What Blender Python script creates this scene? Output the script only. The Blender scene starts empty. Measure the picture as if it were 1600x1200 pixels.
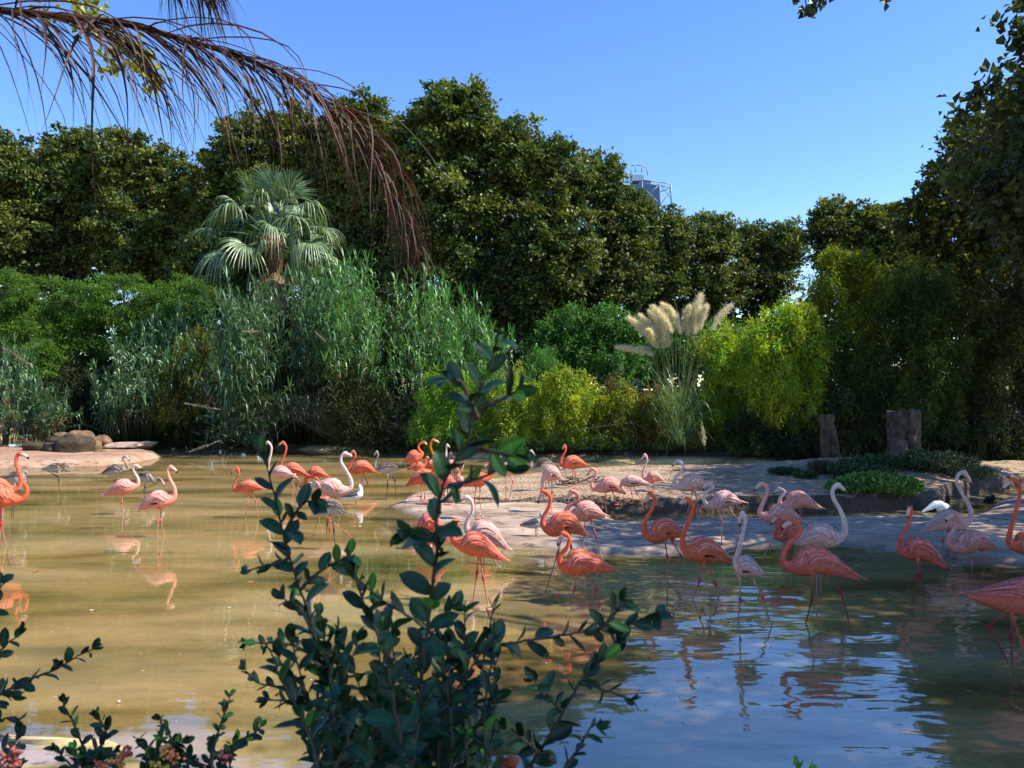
import bpy, math, random
import numpy as np
from mathutils import Vector, Matrix

# ------------------------------------------------------------------ camera, sky, sun
scene = bpy.context.scene
F = 1200.0            # focal length in pixels of the 1600 px wide photograph
HOR = 608.0           # row of the horizon
CH = 2.6              # eye height above the water
SUN_EL, SUN_AZ = math.radians(50), math.radians(99)   # azimuth from +Y towards +X
cam_d = bpy.data.cameras.new('camera')
cam = bpy.data.objects.new('camera', cam_d)
scene.collection.objects.link(cam)
cam.location = (0, 0, CH)
cam.rotation_euler = (math.radians(90) + math.atan((HOR - 600) / F), 0, 0)
cam_d.sensor_width = 36
cam_d.lens = 36 * F / 1600
cam_d.clip_start = 0.05
cam_d.clip_end = 3000
cam_d.dof.use_dof = True
cam_d.dof.focus_distance = 15
cam_d.dof.aperture_fstop = 11
scene.camera = cam
world = bpy.data.worlds.new('World')
scene.world = world
world.use_nodes = True
wn = world.node_tree
bg = wn.nodes['Background']
sky = wn.nodes.new('ShaderNodeTexSky')
sky.sky_type = 'NISHITA'
sky.sun_disc = False
sky.sun_elevation = SUN_EL
sky.sun_rotation = SUN_AZ
sky.air_density = 1.0
sky.dust_density = 0.0
sky.ozone_density = 3.0
hs = wn.nodes.new('ShaderNodeHueSaturation')
hs.inputs['Saturation'].default_value = 1.22
hs.inputs['Hue'].default_value = 0.512
hs.inputs['Value'].default_value = 1.08
wn.links.new(sky.outputs[0], hs.inputs['Color'])
wn.links.new(hs.outputs[0], bg.inputs[0])
bg.inputs[1].default_value = 0.135
sd = bpy.data.lights.new('sun', 'SUN')
sun = bpy.data.objects.new('sun', sd)
scene.collection.objects.link(sun)
sd.energy = 4.6
sd.angle = math.radians(0.53)
sd.color = (1.0, 0.93, 0.82)
SD = Vector((math.cos(SUN_EL) * math.sin(SUN_AZ), math.cos(SUN_EL) * math.cos(SUN_AZ), math.sin(SUN_EL)))
sun.rotation_euler = SD.to_track_quat('Z', 'Y').to_euler()
scene.view_settings.view_transform = 'Standard'
scene.view_settings.look = 'None'
scene.view_settings.exposure = 0.95
scene.view_settings.gamma = 1.0
scene.view_settings.use_curve_mapping = False
try:
    scene.cycles.max_bounces = 8
    scene.cycles.transparent_max_bounces = 12
    scene.cycles.transmission_bounces = 4
    scene.cycles.glossy_bounces = 3
    scene.cycles.diffuse_bounces = 3
    scene.cycles.caustics_reflective = False
    scene.cycles.caustics_refractive = False
except Exception:
    pass

rng = np.random.default_rng(7)
random.seed(7)

# ------------------------------------------------------------------ helpers
def W(px, py, d):
    return np.array([(px - 800) / F * d, d, CH - (py - HOR) / F * d])

def link(o, parent=None):
    scene.collection.objects.link(o)
    if parent is not None:
        o.parent = parent
    return o

def tag(o, label=None, cat=None, group=None, kind=None):
    if label: o['label'] = label
    if cat: o['category'] = cat
    if group: o['group'] = group
    if kind: o['kind'] = kind
    return o

def empty(name, loc, label=None, cat=None, group=None):
    o = bpy.data.objects.new(name, None)
    o.empty_display_size = 0.1
    o.location = tuple(float(v) for v in loc)
    link(o)
    return tag(o, label, cat, group)

def mk_mesh(name, V, faces, mat, col=None, smooth=True, origin=None):
    """faces: list of (n,3) or (n,4) int arrays"""
    V = np.asarray(V, dtype=np.float32)
    if origin is not None:
        V = V - np.asarray(origin, dtype=np.float32)
    if not isinstance(faces, (list, tuple)):
        faces = [faces]
    faces = [np.asarray(f, dtype=np.int32) for f in faces if len(f)]
    me = bpy.data.meshes.new(name)
    me.vertices.add(len(V))
    me.vertices.foreach_set('co', V.ravel())
    li = np.concatenate([f.ravel() for f in faces])
    tot = np.concatenate([np.full(len(f), f.shape[1], dtype=np.int32) for f in faces])
    st = np.concatenate([[0], np.cumsum(tot)[:-1]]).astype(np.int32)
    me.loops.add(len(li))
    me.loops.foreach_set('vertex_index', li)
    me.polygons.add(len(tot))
    me.polygons.foreach_set('loop_start', st)
    me.polygons.foreach_set('loop_total', tot)
    me.polygons.foreach_set('use_smooth', np.full(len(tot), smooth, dtype=bool))
    if col is not None:
        a = me.color_attributes.new('Col', 'FLOAT_COLOR', 'POINT')
        c = np.ones((len(V), 4), dtype=np.float32)
        c[:, :3] = col
        a.data.foreach_set('color', c.ravel())
    me.update(calc_edges=True)
    me.materials.append(mat)
    return me

def mk(name, V, faces, mat, parent=None, col=None, smooth=True, world_coords=True):
    """links one mesh object; V in world coordinates, made local to an Empty parent"""
    org = None
    if parent is not None and world_coords:
        org = np.array(parent.location)
        if parent.parent is not None:
            org = org + np.array(parent.parent.location)
    me = mk_mesh(name, V, faces, mat, col, smooth, org)
    return link(bpy.data.objects.new(name, me), parent)

def catmull(P, n_per):
    P = np.asarray(P, dtype=float)
    Q = np.vstack([2 * P[0] - P[1], P, 2 * P[-1] - P[-2]])
    out = []
    for i in range(1, len(Q) - 2):
        for k in range(n_per):
            t = k / n_per
            a, b, c, e = Q[i - 1], Q[i], Q[i + 1], Q[i + 2]
            out.append(0.5 * ((2 * b) + (-a + c) * t + (2 * a - 5 * b + 4 * c - e) * t ** 2 + (-a + 3 * b - 3 * c + e) * t ** 3))
    out.append(P[-1])
    return np.array(out)

def tube(P, R, n=8, cap=True):
    """generic tube through 3d points"""
    P = np.asarray(P, float)
    R = np.broadcast_to(np.asarray(R, float), (len(P),))
    T = np.gradient(P, axis=0)
    T /= np.linalg.norm(T, axis=1)[:, None] + 1e-9
    up = np.array([0, 1, 0.]) if abs(T[0][1]) < 0.9 else np.array([1., 0, 0])
    V = []
    N = np.cross(T[0], up); N /= np.linalg.norm(N)
    for i in range(len(P)):
        N = N - T[i] * N.dot(T[i]); N /= np.linalg.norm(N) + 1e-9
        B = np.cross(T[i], N)
        a = np.arange(n) * 2 * np.pi / n
        V.append(P[i] + R[i] * (np.cos(a)[:, None] * N + np.sin(a)[:, None] * B))
    V = np.vstack(V)
    Fq = []
    m = len(P)
    i, j = np.meshgrid(np.arange(m - 1), np.arange(n), indexing='ij')
    i, j = i.ravel(), j.ravel()
    Fq = np.stack([i * n + j, i * n + (j + 1) % n, (i + 1) * n + (j + 1) % n, (i + 1) * n + j], 1)
    if cap:
        V = np.vstack([V, P[0], P[-1]])
        a0 = np.arange(n)
        c1 = np.stack([np.full(n, m * n), (a0 + 1) % n, a0], 1)
        c2 = np.stack([np.full(n, m * n + 1), (m - 1) * n + a0, (m - 1) * n + (a0 + 1) % n], 1)
        return V, [Fq, np.vstack([c1, c2])]
    return V, [Fq]

class MB:
    def __init__(s):
        s.V, s.Q, s.T, s.C, s.n = [], [], [], [], 0
    def add(s, V, faces, col=(1, 1, 1)):
        V = np.asarray(V, float)
        if not isinstance(faces, (list, tuple)): faces = [faces]
        for f in faces:
            f = np.asarray(f)
            if len(f) == 0: continue
            (s.Q if f.shape[1] == 4 else s.T).append(f + s.n)
        s.V.append(V)
        c = np.asarray(col, float)
        s.C.append(np.broadcast_to(c, (len(V), 3)))
        s.n += len(V)
    def tube(s, P, R, n=8, col=(1, 1, 1)):
        V, f = tube(P, R, n)
        s.add(V, f, col)
    def box(s, c, h, col=(1, 1, 1), rot=None):
        c = np.asarray(c, float); h = np.asarray(h, float)
        v = np.array([[x, y, z] for x in (-1, 1) for y in (-1, 1) for z in (-1, 1)], float) * h
        if rot is not None: v = v @ np.asarray(rot).T
        f = np.array([[0, 1, 3, 2], [4, 6, 7, 5], [0, 4, 5, 1], [2, 3, 7, 6], [0, 2, 6, 4], [1, 5, 7, 3]])
        s.add(v + c, f, col)
    def build(s, name, mat, parent=None, smooth=True):
        fs = []
        if s.Q: fs.append(np.vstack(s.Q))
        if s.T: fs.append(np.vstack(s.T))
        return mk(name, np.vstack(s.V), fs, mat, parent, np.vstack(s.C), smooth)

def vnoise(P, scale, seed=0):
    """smooth value noise in 3d, -1..1"""
    P = np.asarray(P, float) * scale + 1000 + seed * 17.3
    i = np.floor(P).astype(np.int64); f = P - i
    f = f * f * (3 - 2 * f)
    def h(a, b, c):
        n = (a * 73856093) ^ (b * 19349663) ^ (c * 83492791) ^ (seed * 7919)
        n = (n ^ (n >> 13)) * 1274126177
        return ((n ^ (n >> 16)) & 0xffff) / 32767.5 - 1
    r = 0
    for dx in (0, 1):
        for dy in (0, 1):
            for dz in (0, 1):
                w = (f[..., 0] if dx else 1 - f[..., 0]) * (f[..., 1] if dy else 1 - f[..., 1]) * (f[..., 2] if dz else 1 - f[..., 2])
                r = r + w * h(i[..., 0] + dx, i[..., 1] + dy, i[..., 2] + dz)
    return r

# ------------------------------------------------------------------ materials
def new_mat(name):
    m = bpy.data.materials.new(name)
    m.use_nodes = True
    nt = m.node_tree
    return m, nt, nt.nodes['Principled BSDF'], nt.nodes['Material Output']

def noise_node(nt, scale, detail=4, rough=0.55, coord='Object', stretch=None):
    tc = nt.nodes.new('ShaderNodeTexCoord')
    n = nt.nodes.new('ShaderNodeTexNoise')
    n.inputs['Scale'].default_value = scale
    n.inputs['Detail'].default_value = detail
    n.inputs['Roughness'].default_value = rough
    if stretch:
        mp = nt.nodes.new('ShaderNodeMapping')
        mp.inputs['Scale'].default_value = stretch
        nt.links.new(tc.outputs[coord], mp.inputs[0])
        nt.links.new(mp.outputs[0], n.inputs['Vector'])
    else:
        nt.links.new(tc.outputs[coord], n.inputs['Vector'])
    return n

def ramp(nt, src, stops):
    r = nt.nodes.new('ShaderNodeValToRGB')
    e = r.color_ramp.elements
    while len(e) < len(stops): e.new(0.5)
    for k, (p, c) in enumerate(stops):
        e[k].position = p
        e[k].color = (*c, 1)
    nt.links.new(src, r.inputs[0])
    return r

def bump(nt, src, strength, dist, target):
    b = nt.nodes.new('ShaderNodeBump')
    b.inputs['Strength'].default_value = strength
    b.inputs['Distance'].default_value = dist
    nt.links.new(src, b.inputs['Height'])
    nt.links.new(b.outputs[0], target)
    return b

def attr_mat(name, rough=0.7, spec=0.3, transl=0.0, nscale=20, namp=0.25, tcol=(1.3, 1.25, 0.5), bumps=0.0, sheen=0.0):
    m, nt, bs, out = new_mat(name)
    at = nt.nodes.new('ShaderNodeAttribute'); at.attribute_name = 'Col'
    n = noise_node(nt, nscale, 3)
    mr = nt.nodes.new('ShaderNodeMapRange')
    mr.inputs['From Min'].default_value = 0.3; mr.inputs['From Max'].default_value = 0.7
    mr.inputs['To Min'].default_value = 1 - namp; mr.inputs['To Max'].default_value = 1 + namp
    nt.links.new(n.outputs['Fac'], mr.inputs['Value'])
    vm = nt.nodes.new('ShaderNodeVectorMath'); vm.operation = 'SCALE'
    nt.links.new(at.outputs['Color'], vm.inputs[0]); nt.links.new(mr.outputs[0], vm.inputs['Scale'])
    nt.links.new(vm.outputs[0], bs.inputs['Base Color'])
    bs.inputs['Roughness'].default_value = rough
    bs.inputs['Specular IOR Level'].default_value = spec
    if sheen:
        bs.inputs['Sheen Weight'].default_value = sheen
    if bumps:
        bump(nt, n.outputs['Fac'], bumps, 0.02, bs.inputs['Normal'])
    if transl > 0:
        tr = nt.nodes.new('ShaderNodeBsdfTranslucent')
        v2 = nt.nodes.new('ShaderNodeVectorMath'); v2.operation = 'MULTIPLY'
        v2.inputs[1].default_value = tcol
        nt.links.new(vm.outputs[0], v2.inputs[0])
        nt.links.new(v2.outputs[0], tr.inputs['Color'])
        mx = nt.nodes.new('ShaderNodeMixShader'); mx.inputs[0].default_value = transl
        nt.links.new(bs.outputs[0], mx.inputs[1]); nt.links.new(tr.outputs[0], mx.inputs[2])
        nt.links.new(mx.outputs[0], out.inputs['Surface'])
    return m

M = {}
M['leaf'] = attr_mat('tree_leaf', 0.5, 0.4, 0.32, 1.5, 0.2)
M['bamboo'] = attr_mat('bamboo_leaf', 0.55, 0.3, 0.4, 1.5, 0.25)
M['reed'] = attr_mat('reed_leaf', 0.42, 0.5, 0.28, 2, 0.2, (1.1, 1.2, 0.6))
M['palm'] = attr_mat('palm_leaf', 0.38, 0.55, 0.22, 3, 0.2, (1.2, 1.2, 0.5))
M['shrubleaf'] = attr_mat('shrub_leaf', 0.42, 0.32, 0.07, 30, 0.25, (1.2, 1.6, 0.4))
M['dry'] = attr_mat('dry_palm', 0.6, 0.35, 0.2, 8, 0.45, (1.4, 0.9, 0.5))
M['plume'] = attr_mat('plume', 0.9, 0.1, 0.4, 6, 0.1, (1.0, 0.97, 0.85))
M['bird'] = attr_mat('feathers', 0.8, 0.12, 0.0, 25, 0.18, bumps=0.35)
M['beak'] = attr_mat('beak', 0.35, 0.5, 0.0, 20, 0.08)
M['bark'] = attr_mat('bark', 0.9, 0.15, 0.0, 6, 0.45, bumps=0.9)
M['rock'] = attr_mat('rock', 0.9, 0.15, 0.0, 5, 0.4, bumps=0.9)
M['steel'] = attr_mat('painted_steel', 0.5, 0.4, 0.0, 1, 0.05)
M['berry'] = attr_mat('berry', 0.3, 0.5, 0.0, 30, 0.2)

# ------------------------------------------------------------------ ground shapes
def sdf(poly, X, Y):
    """signed distance, positive inside"""
    poly = np.asarray(poly, float)
    d = np.full(X.shape, 1e9); inside = np.zeros(X.shape, bool)
    n = len(poly)
    for i in range(n):
        a, b = poly[i], poly[(i + 1) % n]
        e = b - a
        t = np.clip(((X - a[0]) * e[0] + (Y - a[1]) * e[1]) / (e @ e + 1e-12), 0, 1)
        dx, dy = X - (a[0] + t * e[0]), Y - (a[1] + t * e[1])
        d = np.minimum(d, np.hypot(dx, dy))
        c = ((a[1] > Y) != (b[1] > Y))
        with np.errstate(divide='ignore', invalid='ignore'):
            xi = a[0] + (Y - a[1]) / (b[1] - a[1] + 1e-12) * e[0]
        inside ^= c & (X < xi)
    return np.where(inside, d, -d)

def gpoly(pts, z=0.0):
    out = []
    for px, py in pts:
        d = F * (CH - z) / (py - HOR)
        out.append(((px - 800) / F * d, d))
    return np.array(out)

def sstep(t):
    t = np.clip(t, 0, 1)
    return t * t * (3 - 2 * t)

POND = np.array([(-60, 6.6), (-60, 42), (-24, 41), (-16, 38), (-12, 35), (-9, 33), (-4, 31), (0, 28.2), (5, 27), (10, 26.6), (15, 26), (26, 26), (26, 4.4), (4, 4.4), (-1.2, 4.7), (-2.2, 5.3), (-2.9, 5.9), (-4, 6.2), (-8, 6.2)])
SAND = gpoly([(640, 790), (670, 769), (720, 758), (800, 750), (900, 746), (1000, 743), (1200, 741), (1450, 735), (1700, 735), (1700, 760), (1570, 764), (1490, 778), (1440, 794), (1300, 800), (1150, 800), (1040, 804), (990, 808), (940, 802), (870, 797), (800, 795), (720, 798)])
APRON = gpoly([(592, 792), (606, 800), (640, 814), (670, 828), (700, 845), (760, 853), (850, 862), (900, 868), (960, 872), (1050, 869), (1130, 864), (1190, 855), (1240, 850), (1320, 854), (1400, 862), (1470, 876), (1550, 886), (1680, 894), (1700, 775), (1600, 775), (1540, 790), (1500, 803), (1440, 808), (1300, 808), (1150, 808), (1040, 812), (985, 812), (930, 797), (860, 780), (800, 770), (720, 766), (660, 768), (620, 778)])
ISLET = gpoly([(-80, 736), (60, 734), (160, 731), (230, 724), (268, 714), (240, 707), (190, 703), (120, 699), (60, 701), (0, 706), (-80, 710)])

def nz(X, Y, s, seed=0):
    return vnoise(np.stack([X, Y, np.zeros_like(X)], -1), s, seed)

def h_terrain(X, Y):
    s = sdf(POND, X, Y) + 0.35 * nz(X, Y, 0.5, 3)
    t = sstep((s + 0.7) / 1.6)
    bank = 0.42 + 0.12 * nz(X, Y, 0.25, 4) + 0.05 * nz(X, Y, 1.1, 5) + np.clip(-s - 2, 0, 10) * 0.05
    near = np.clip((5.2 - Y) / 3.5, 0, 1) * 0.9 * (Y < 6)
    left_shore = np.where((X < -1.0) & (Y < 7.5), 1.0, 0.0)
    bank = np.where(Y < 7.5, 0.06 + near + 0.03 * nz(X, Y, 1.0, 6), bank)
    bed = -0.30 + 0.05 * nz(X, Y, 0.35, 7)
    return bank * (1 - t) + bed * t

def h_sand(X, Y):
    s = sdf(SAND, X, Y) + 0.10 * nz(X, Y, 1.5, 8)
    top = 0.16 + 0.17 * sstep((X + 1.5) / 4.5)
    mound = 0.35 * np.exp(-(((X - 10) / 3.2) ** 2 + ((Y - 21.5) / 1.6) ** 2))
    ew = 0.75 - 0.4 * sstep((X - 1) / 3)
    z = -0.4 + (top + 0.4) * sstep((s + 0.2) / ew) + 0.018 * nz(X, Y, 2.5, 9) + 0.008 * nz(X, Y, 9, 10)
    return np.where(s > -0.4, z + mound * sstep(s / 1.0), -9)

def h_apron(X, Y):
    s = sdf(APRON, X, Y) + 0.12 * nz(X, Y, 1.1, 11)
    top = 0.10 + 0.05 * nz(X, Y, 0.7, 12) + 0.02 * nz(X, Y, 2.2, 16) + 0.45 * sstep((X - 8.6 - 0.25 * (Y - 13)) / 4.0) * sstep((Y - 12.5) / 3)
    z = -0.4 + (top + 0.4) * sstep((s + 0.45) / 0.95) + 0.012 * nz(X, Y, 3.5, 13)
    return np.where(s > -0.5, z, -9)

def h_islet(X, Y):
    s = sdf(ISLET, X, Y) + 0.15 * nz(X, Y, 0.9, 14)
    z = -0.4 + 0.66 * sstep((s + 0.3) / 1.1) + 0.03 * nz(X, Y, 1.5, 15)
    return np.where(s > -0.5, z, -9)

def ground(X, Y):
    X = np.asarray(X, float); Y = np.asarray(Y, float)
    return np.maximum.reduce([h_terrain(X, Y), h_sand(X, Y), h_apron(X, Y), h_islet(X, Y)])

def hit(px, py, dmin=5.0, dmax=60.0, water=True):
    d = np.linspace(dmin, dmax, 2200)
    X = (px - 800) / F * d; Z = CH - (py - HOR) / F * d
    g = ground(X, d)
    if water: g = np.maximum(g, 0.0)
    k = np.argmax(Z <= g)
    if Z[k] > g[k]: k = len(d) - 1
    return np.array([X[k], d[k], g[k]])

def grid_mesh(name, xs, ys, hf, mat, cut=None):
    X, Y = np.meshgrid(xs, ys, indexing='xy')
    Z = hf(X, Y)
    V = np.stack([X, Y, Z], -1).reshape(-1, 3)
    ny, nx = X.shape
    i, j = np.meshgrid(np.arange(ny - 1), np.arange(nx - 1), indexing='ij')
    a = (i * nx + j).ravel()
    Q = np.stack([a, a + 1, a + nx + 1, a + nx], 1)
    if cut is not None:
        keep = (V[Q][:, :, 2] > cut).all(1)
        Q = Q[keep]
        used = np.unique(Q); mp = np.full(len(V), -1); mp[used] = np.arange(len(used))
        V = V[used]; Q = mp[Q]
    return mk(name, V, Q, mat)

# terrain / bed material: tan silt with algae under water, dark litter-strewn soil on the banks
def mat_terrain():
    m, nt, bs, out = new_mat('pond_silt_and_soil')
    n1 = noise_node(nt, 0.5, 7, 0.68, stretch=(0.55, 1.7, 1))
    silt = ramp(nt, n1.outputs['Fac'], [(0.37, (0.08, 0.075, 0.025)), (0.46, (0.36, 0.28, 0.11)), (0.54, (0.64, 0.47, 0.22)), (0.66, (0.78, 0.60, 0.34))])
    n2 = noise_node(nt, 6, 6, 0.7)
    soil = ramp(nt, n2.outputs['Fac'], [(0.3, (0.012, 0.009, 0.006)), (0.55, (0.026, 0.019, 0.012)), (0.75, (0.05, 0.038, 0.024))])
    # fine speckle
    n3 = noise_node(nt, 9, 5, 0.7)
    sp = ramp(nt, n3.outputs['Fac'], [(0.35, (0.62, 0.66, 0.55)), (0.5, (1, 1, 1)), (0.68, (1.12, 1.08, 1.0))])
    mul = nt.nodes.new('ShaderNodeMix'); mul.data_type = 'RGBA'; mul.blend_type = 'MULTIPLY'; mul.inputs[0].default_value = 0.7
    nt.links.new(silt.outputs[0], mul.inputs[6]); nt.links.new(sp.outputs[0], mul.inputs[7])
    geo = nt.nodes.new('ShaderNodeNewGeometry'); sx = nt.nodes.new('ShaderNodeSeparateXYZ')
    nt.links.new(geo.outputs['Position'], sx.inputs[0])
    mr = nt.nodes.new('ShaderNodeMapRange'); mr.inputs['From Min'].default_value = 0.1; mr.inputs['From Max'].default_value = 0.25
    nt.links.new(sx.outputs['Z'], mr.inputs['Value'])
    mx = nt.nodes.new('ShaderNodeMix'); mx.data_type = 'RGBA'
    nt.links.new(mr.outputs[0], mx.inputs[0]); nt.links.new(mul.outputs[2], mx.inputs[6]); nt.links.new(soil.outputs[0], mx.inputs[7])
    nt.links.new(mx.outputs[2], bs.inputs['Base Color'])
    bs.inputs['Roughness'].default_value = 0.9
    bump(nt, n2.outputs['Fac'], 0.5, 0.05, bs.inputs['Normal'])
    return m

def mat_sand():
    m, nt, bs, out = new_mat('gravelly_sand')
    n1 = noise_node(nt, 1.2, 5)
    c = ramp(nt, n1.outputs['Fac'], [(0.3, (0.18, 0.115, 0.07)), (0.5, (0.32, 0.22, 0.135)), (0.7, (0.42, 0.31, 0.20))])
    v = nt.nodes.new('ShaderNodeTexVoronoi'); v.inputs['Scale'].default_value = 11
    tc = nt.nodes.new('ShaderNodeTexCoord'); nt.links.new(tc.outputs['Object'], v.inputs['Vector'])
    r = ramp(nt, v.outputs['Distance'], [(0.0, (0.45, 0.42, 0.4)), (0.28, (1, 1, 1)), (0.8, (1.1, 1.08, 1.05))])
    mul = nt.nodes.new('ShaderNodeMix'); mul.data_type = 'RGBA'; mul.blend_type = 'MULTIPLY'; mul.inputs[0].default_value = 0.75
    nt.links.new(c.outputs[0], mul.inputs[6]); nt.links.new(r.outputs[0], mul.inputs[7])
    # dark damp sides
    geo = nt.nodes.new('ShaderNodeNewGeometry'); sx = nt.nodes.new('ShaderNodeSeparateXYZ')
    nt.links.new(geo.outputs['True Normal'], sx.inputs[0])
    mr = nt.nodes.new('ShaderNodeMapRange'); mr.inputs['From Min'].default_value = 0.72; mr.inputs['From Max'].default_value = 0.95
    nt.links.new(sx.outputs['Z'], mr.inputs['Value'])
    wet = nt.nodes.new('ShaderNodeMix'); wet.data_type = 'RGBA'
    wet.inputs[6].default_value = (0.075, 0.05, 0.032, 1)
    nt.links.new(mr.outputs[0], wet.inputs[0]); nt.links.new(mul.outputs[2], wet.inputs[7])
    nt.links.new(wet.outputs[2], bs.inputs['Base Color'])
    bs.inputs['Roughness'].default_value = 0.95
    bump(nt, v.outputs['Distance'], 1.0, 0.05, bs.inputs['Normal'])
    return m

def mat_concrete(name, c0, c1, c2, wetz=0.05):
    m, nt, bs, out = new_mat(name)
    n1 = noise_node(nt, 0.9, 7, 0.65, stretch=(0.6, 1.4, 1))
    c = ramp(nt, n1.outputs['Fac'], [(0.3, c0), (0.48, c1), (0.66, c2)])
    n2 = noise_node(nt, 7, 5, 0.7, stretch=(0.5, 1.2, 1))
    sp = ramp(nt, n2.outputs['Fac'], [(0.38, (0.28, 0.25, 0.21)), (0.47, (0.95, 0.95, 0.95)), (0.7, (1.1, 1.08, 1.06))])
    mul = nt.nodes.new('ShaderNodeMix'); mul.data_type = 'RGBA'; mul.blend_type = 'MULTIPLY'; mul.inputs[0].default_value = 0.8
    nt.links.new(c.outputs[0], mul.inputs[6]); nt.links.new(sp.outputs[0], mul.inputs[7])
    geo = nt.nodes.new('ShaderNodeNewGeometry'); sx = nt.nodes.new('ShaderNodeSeparateXYZ')
    nt.links.new(geo.outputs['Position'], sx.inputs[0])
    mr = nt.nodes.new('ShaderNodeMapRange'); mr.inputs['From Min'].default_value = -0.02; mr.inputs['From Max'].default_value = wetz
    nt.links.new(sx.outputs['Z'], mr.inputs['Value'])
    wet = nt.nodes.new('ShaderNodeMix'); wet.data_type = 'RGBA'
    wm = nt.nodes.new('ShaderNodeVectorMath'); wm.operation = 'SCALE'; wm.inputs['Scale'].default_value = 0.5
    nt.links.new(mul.outputs[2], wm.inputs[0]); nt.links.new(wm.outputs[0], wet.inputs[6])
    nt.links.new(mr.outputs[0], wet.inputs[0]); nt.links.new(mul.outputs[2], wet.inputs[7])
    nt.links.new(wet.outputs[2], bs.inputs['Base Color'])
    rr = nt.nodes.new('ShaderNodeMapRange'); rr.inputs['To Min'].default_value = 0.25; rr.inputs['To Max'].default_value = 0.8
    rr.inputs['From Min'].default_value = 0.0; rr.inputs['From Max'].default_value = wetz
    nt.links.new(sx.outputs['Z'], rr.inputs['Value']); nt.links.new(rr.outputs[0], bs.inputs['Roughness'])
    bump(nt, n2.outputs['Fac'], 0.6, 0.04, bs.inputs['Normal'])
    return m

def mat_water():
    m, nt, bs, out = new_mat('murky_pond_water')
    nt.nodes.remove(bs)
    tc = nt.nodes.new('ShaderNodeTexCoord')
    def nn(scale, st, det, rot=0.0):
        mp = nt.nodes.new('ShaderNodeMapping'); mp.inputs['Scale'].default_value = st
        mp.inputs['Rotation'].default_value = (0, 0, rot)
        nt.links.new(tc.outputs['Object'], mp.inputs[0])
        n = nt.nodes.new('ShaderNodeTexNoise'); n.inputs['Scale'].default_value = scale
        n.inputs['Detail'].default_value = det; n.inputs['Roughness'].default_value = 0.5
        n.inputs['Distortion'].default_value = 0.3
        nt.links.new(mp.outputs[0], n.inputs['Vector'])
        return n
    a = nn(0.95, (0.7, 1.6, 1), 1.5, 0.15)
    b = nn(3.6, (0.7, 1.7, 1), 1.5, -0.2)
    sx = nt.nodes.new('ShaderNodeSeparateXYZ'); nt.links.new(tc.outputs['Object'], sx.inputs[0])
    # birds walking on the right stir the water there
    mr = nt.nodes.new('ShaderNodeMapRange'); mr.inputs['From Min'].default_value = -1.0; mr.inputs['From Max'].default_value = 3.5
    mr.inputs['To Min'].default_value = 0.16; mr.inputs['To Max'].default_value = 0.9
    nt.links.new(sx.outputs['X'], mr.inputs['Value'])
    ad = nt.nodes.new('ShaderNodeMath'); ad.operation = 'MULTIPLY_ADD'; ad.inputs[1].default_value = 0.22
    nt.links.new(b.outputs['Fac'], ad.inputs[0]); nt.links.new(a.outputs['Fac'], ad.inputs[2])
    mu = nt.nodes.new('ShaderNodeMath'); mu.operation = 'MULTIPLY'
    nt.links.new(ad.outputs[0], mu.inputs[0]); nt.links.new(mr.outputs[0], mu.inputs[1])
    bp = nt.nodes.new('ShaderNodeBump'); bp.inputs['Strength'].default_value = 1.0; bp.inputs['Distance'].default_value = 0.035
    nt.links.new(mu.outputs[0], bp.inputs['Height'])
    gl = nt.nodes.new('ShaderNodeBsdfGlossy'); gl.inputs['Roughness'].default_value = 0.03
    nt.links.new(bp.outputs[0], gl.inputs['Normal'])
    tr = nt.nodes.new('ShaderNodeBsdfTransparent'); tr.inputs['Color'].default_value = (0.92, 0.82, 0.62, 1)
    df = nt.nodes.new('ShaderNodeBsdfDiffuse')
    nm = nn(0.42, (0.5, 1.8, 1), 7)
    cr = ramp(nt, nm.outputs['Fac'], [(0.37, (0.12, 0.115, 0.04)), (0.46, (0.35, 0.275, 0.11)), (0.55, (0.56, 0.42, 0.19)), (0.68, (0.70, 0.53, 0.28))])
    nt.links.new(cr.outputs[0], df.inputs['Color'])
    m1 = nt.nodes.new('ShaderNodeMixShader'); m1.inputs[0].default_value = 0.42
    nt.links.new(tr.outputs[0], m1.inputs[1]); nt.links.new(df.outputs[0], m1.inputs[2])
    lw = nt.nodes.new('ShaderNodeLayerWeight'); lw.inputs['Blend'].default_value = 0.5
    nt.links.new(bp.outputs[0], lw.inputs['Normal'])
    pw = nt.nodes.new('ShaderNodeMath'); pw.operation = 'POWER'; pw.inputs[1].default_value = WATER_POW
    nt.links.new(lw.outputs['Facing'], pw.inputs[0])
    ma = nt.nodes.new('ShaderNodeMath'); ma.operation = 'MULTIPLY_ADD'; ma.inputs[1].default_value = 0.50; ma.inputs[2].default_value = 0.16
    nt.links.new(pw.outputs[0], ma.inputs[0])
    m2 = nt.nodes.new('ShaderNodeMixShader')
    nt.links.new(ma.outputs[0], m2.inputs[0]); nt.links.new(m1.outputs[0], m2.inputs[1]); nt.links.new(gl.outputs[0], m2.inputs[2])
    nt.links.new(m2.outputs[0], out.inputs['Surface'])
    return m
WATER_POW = 2.0

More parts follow.
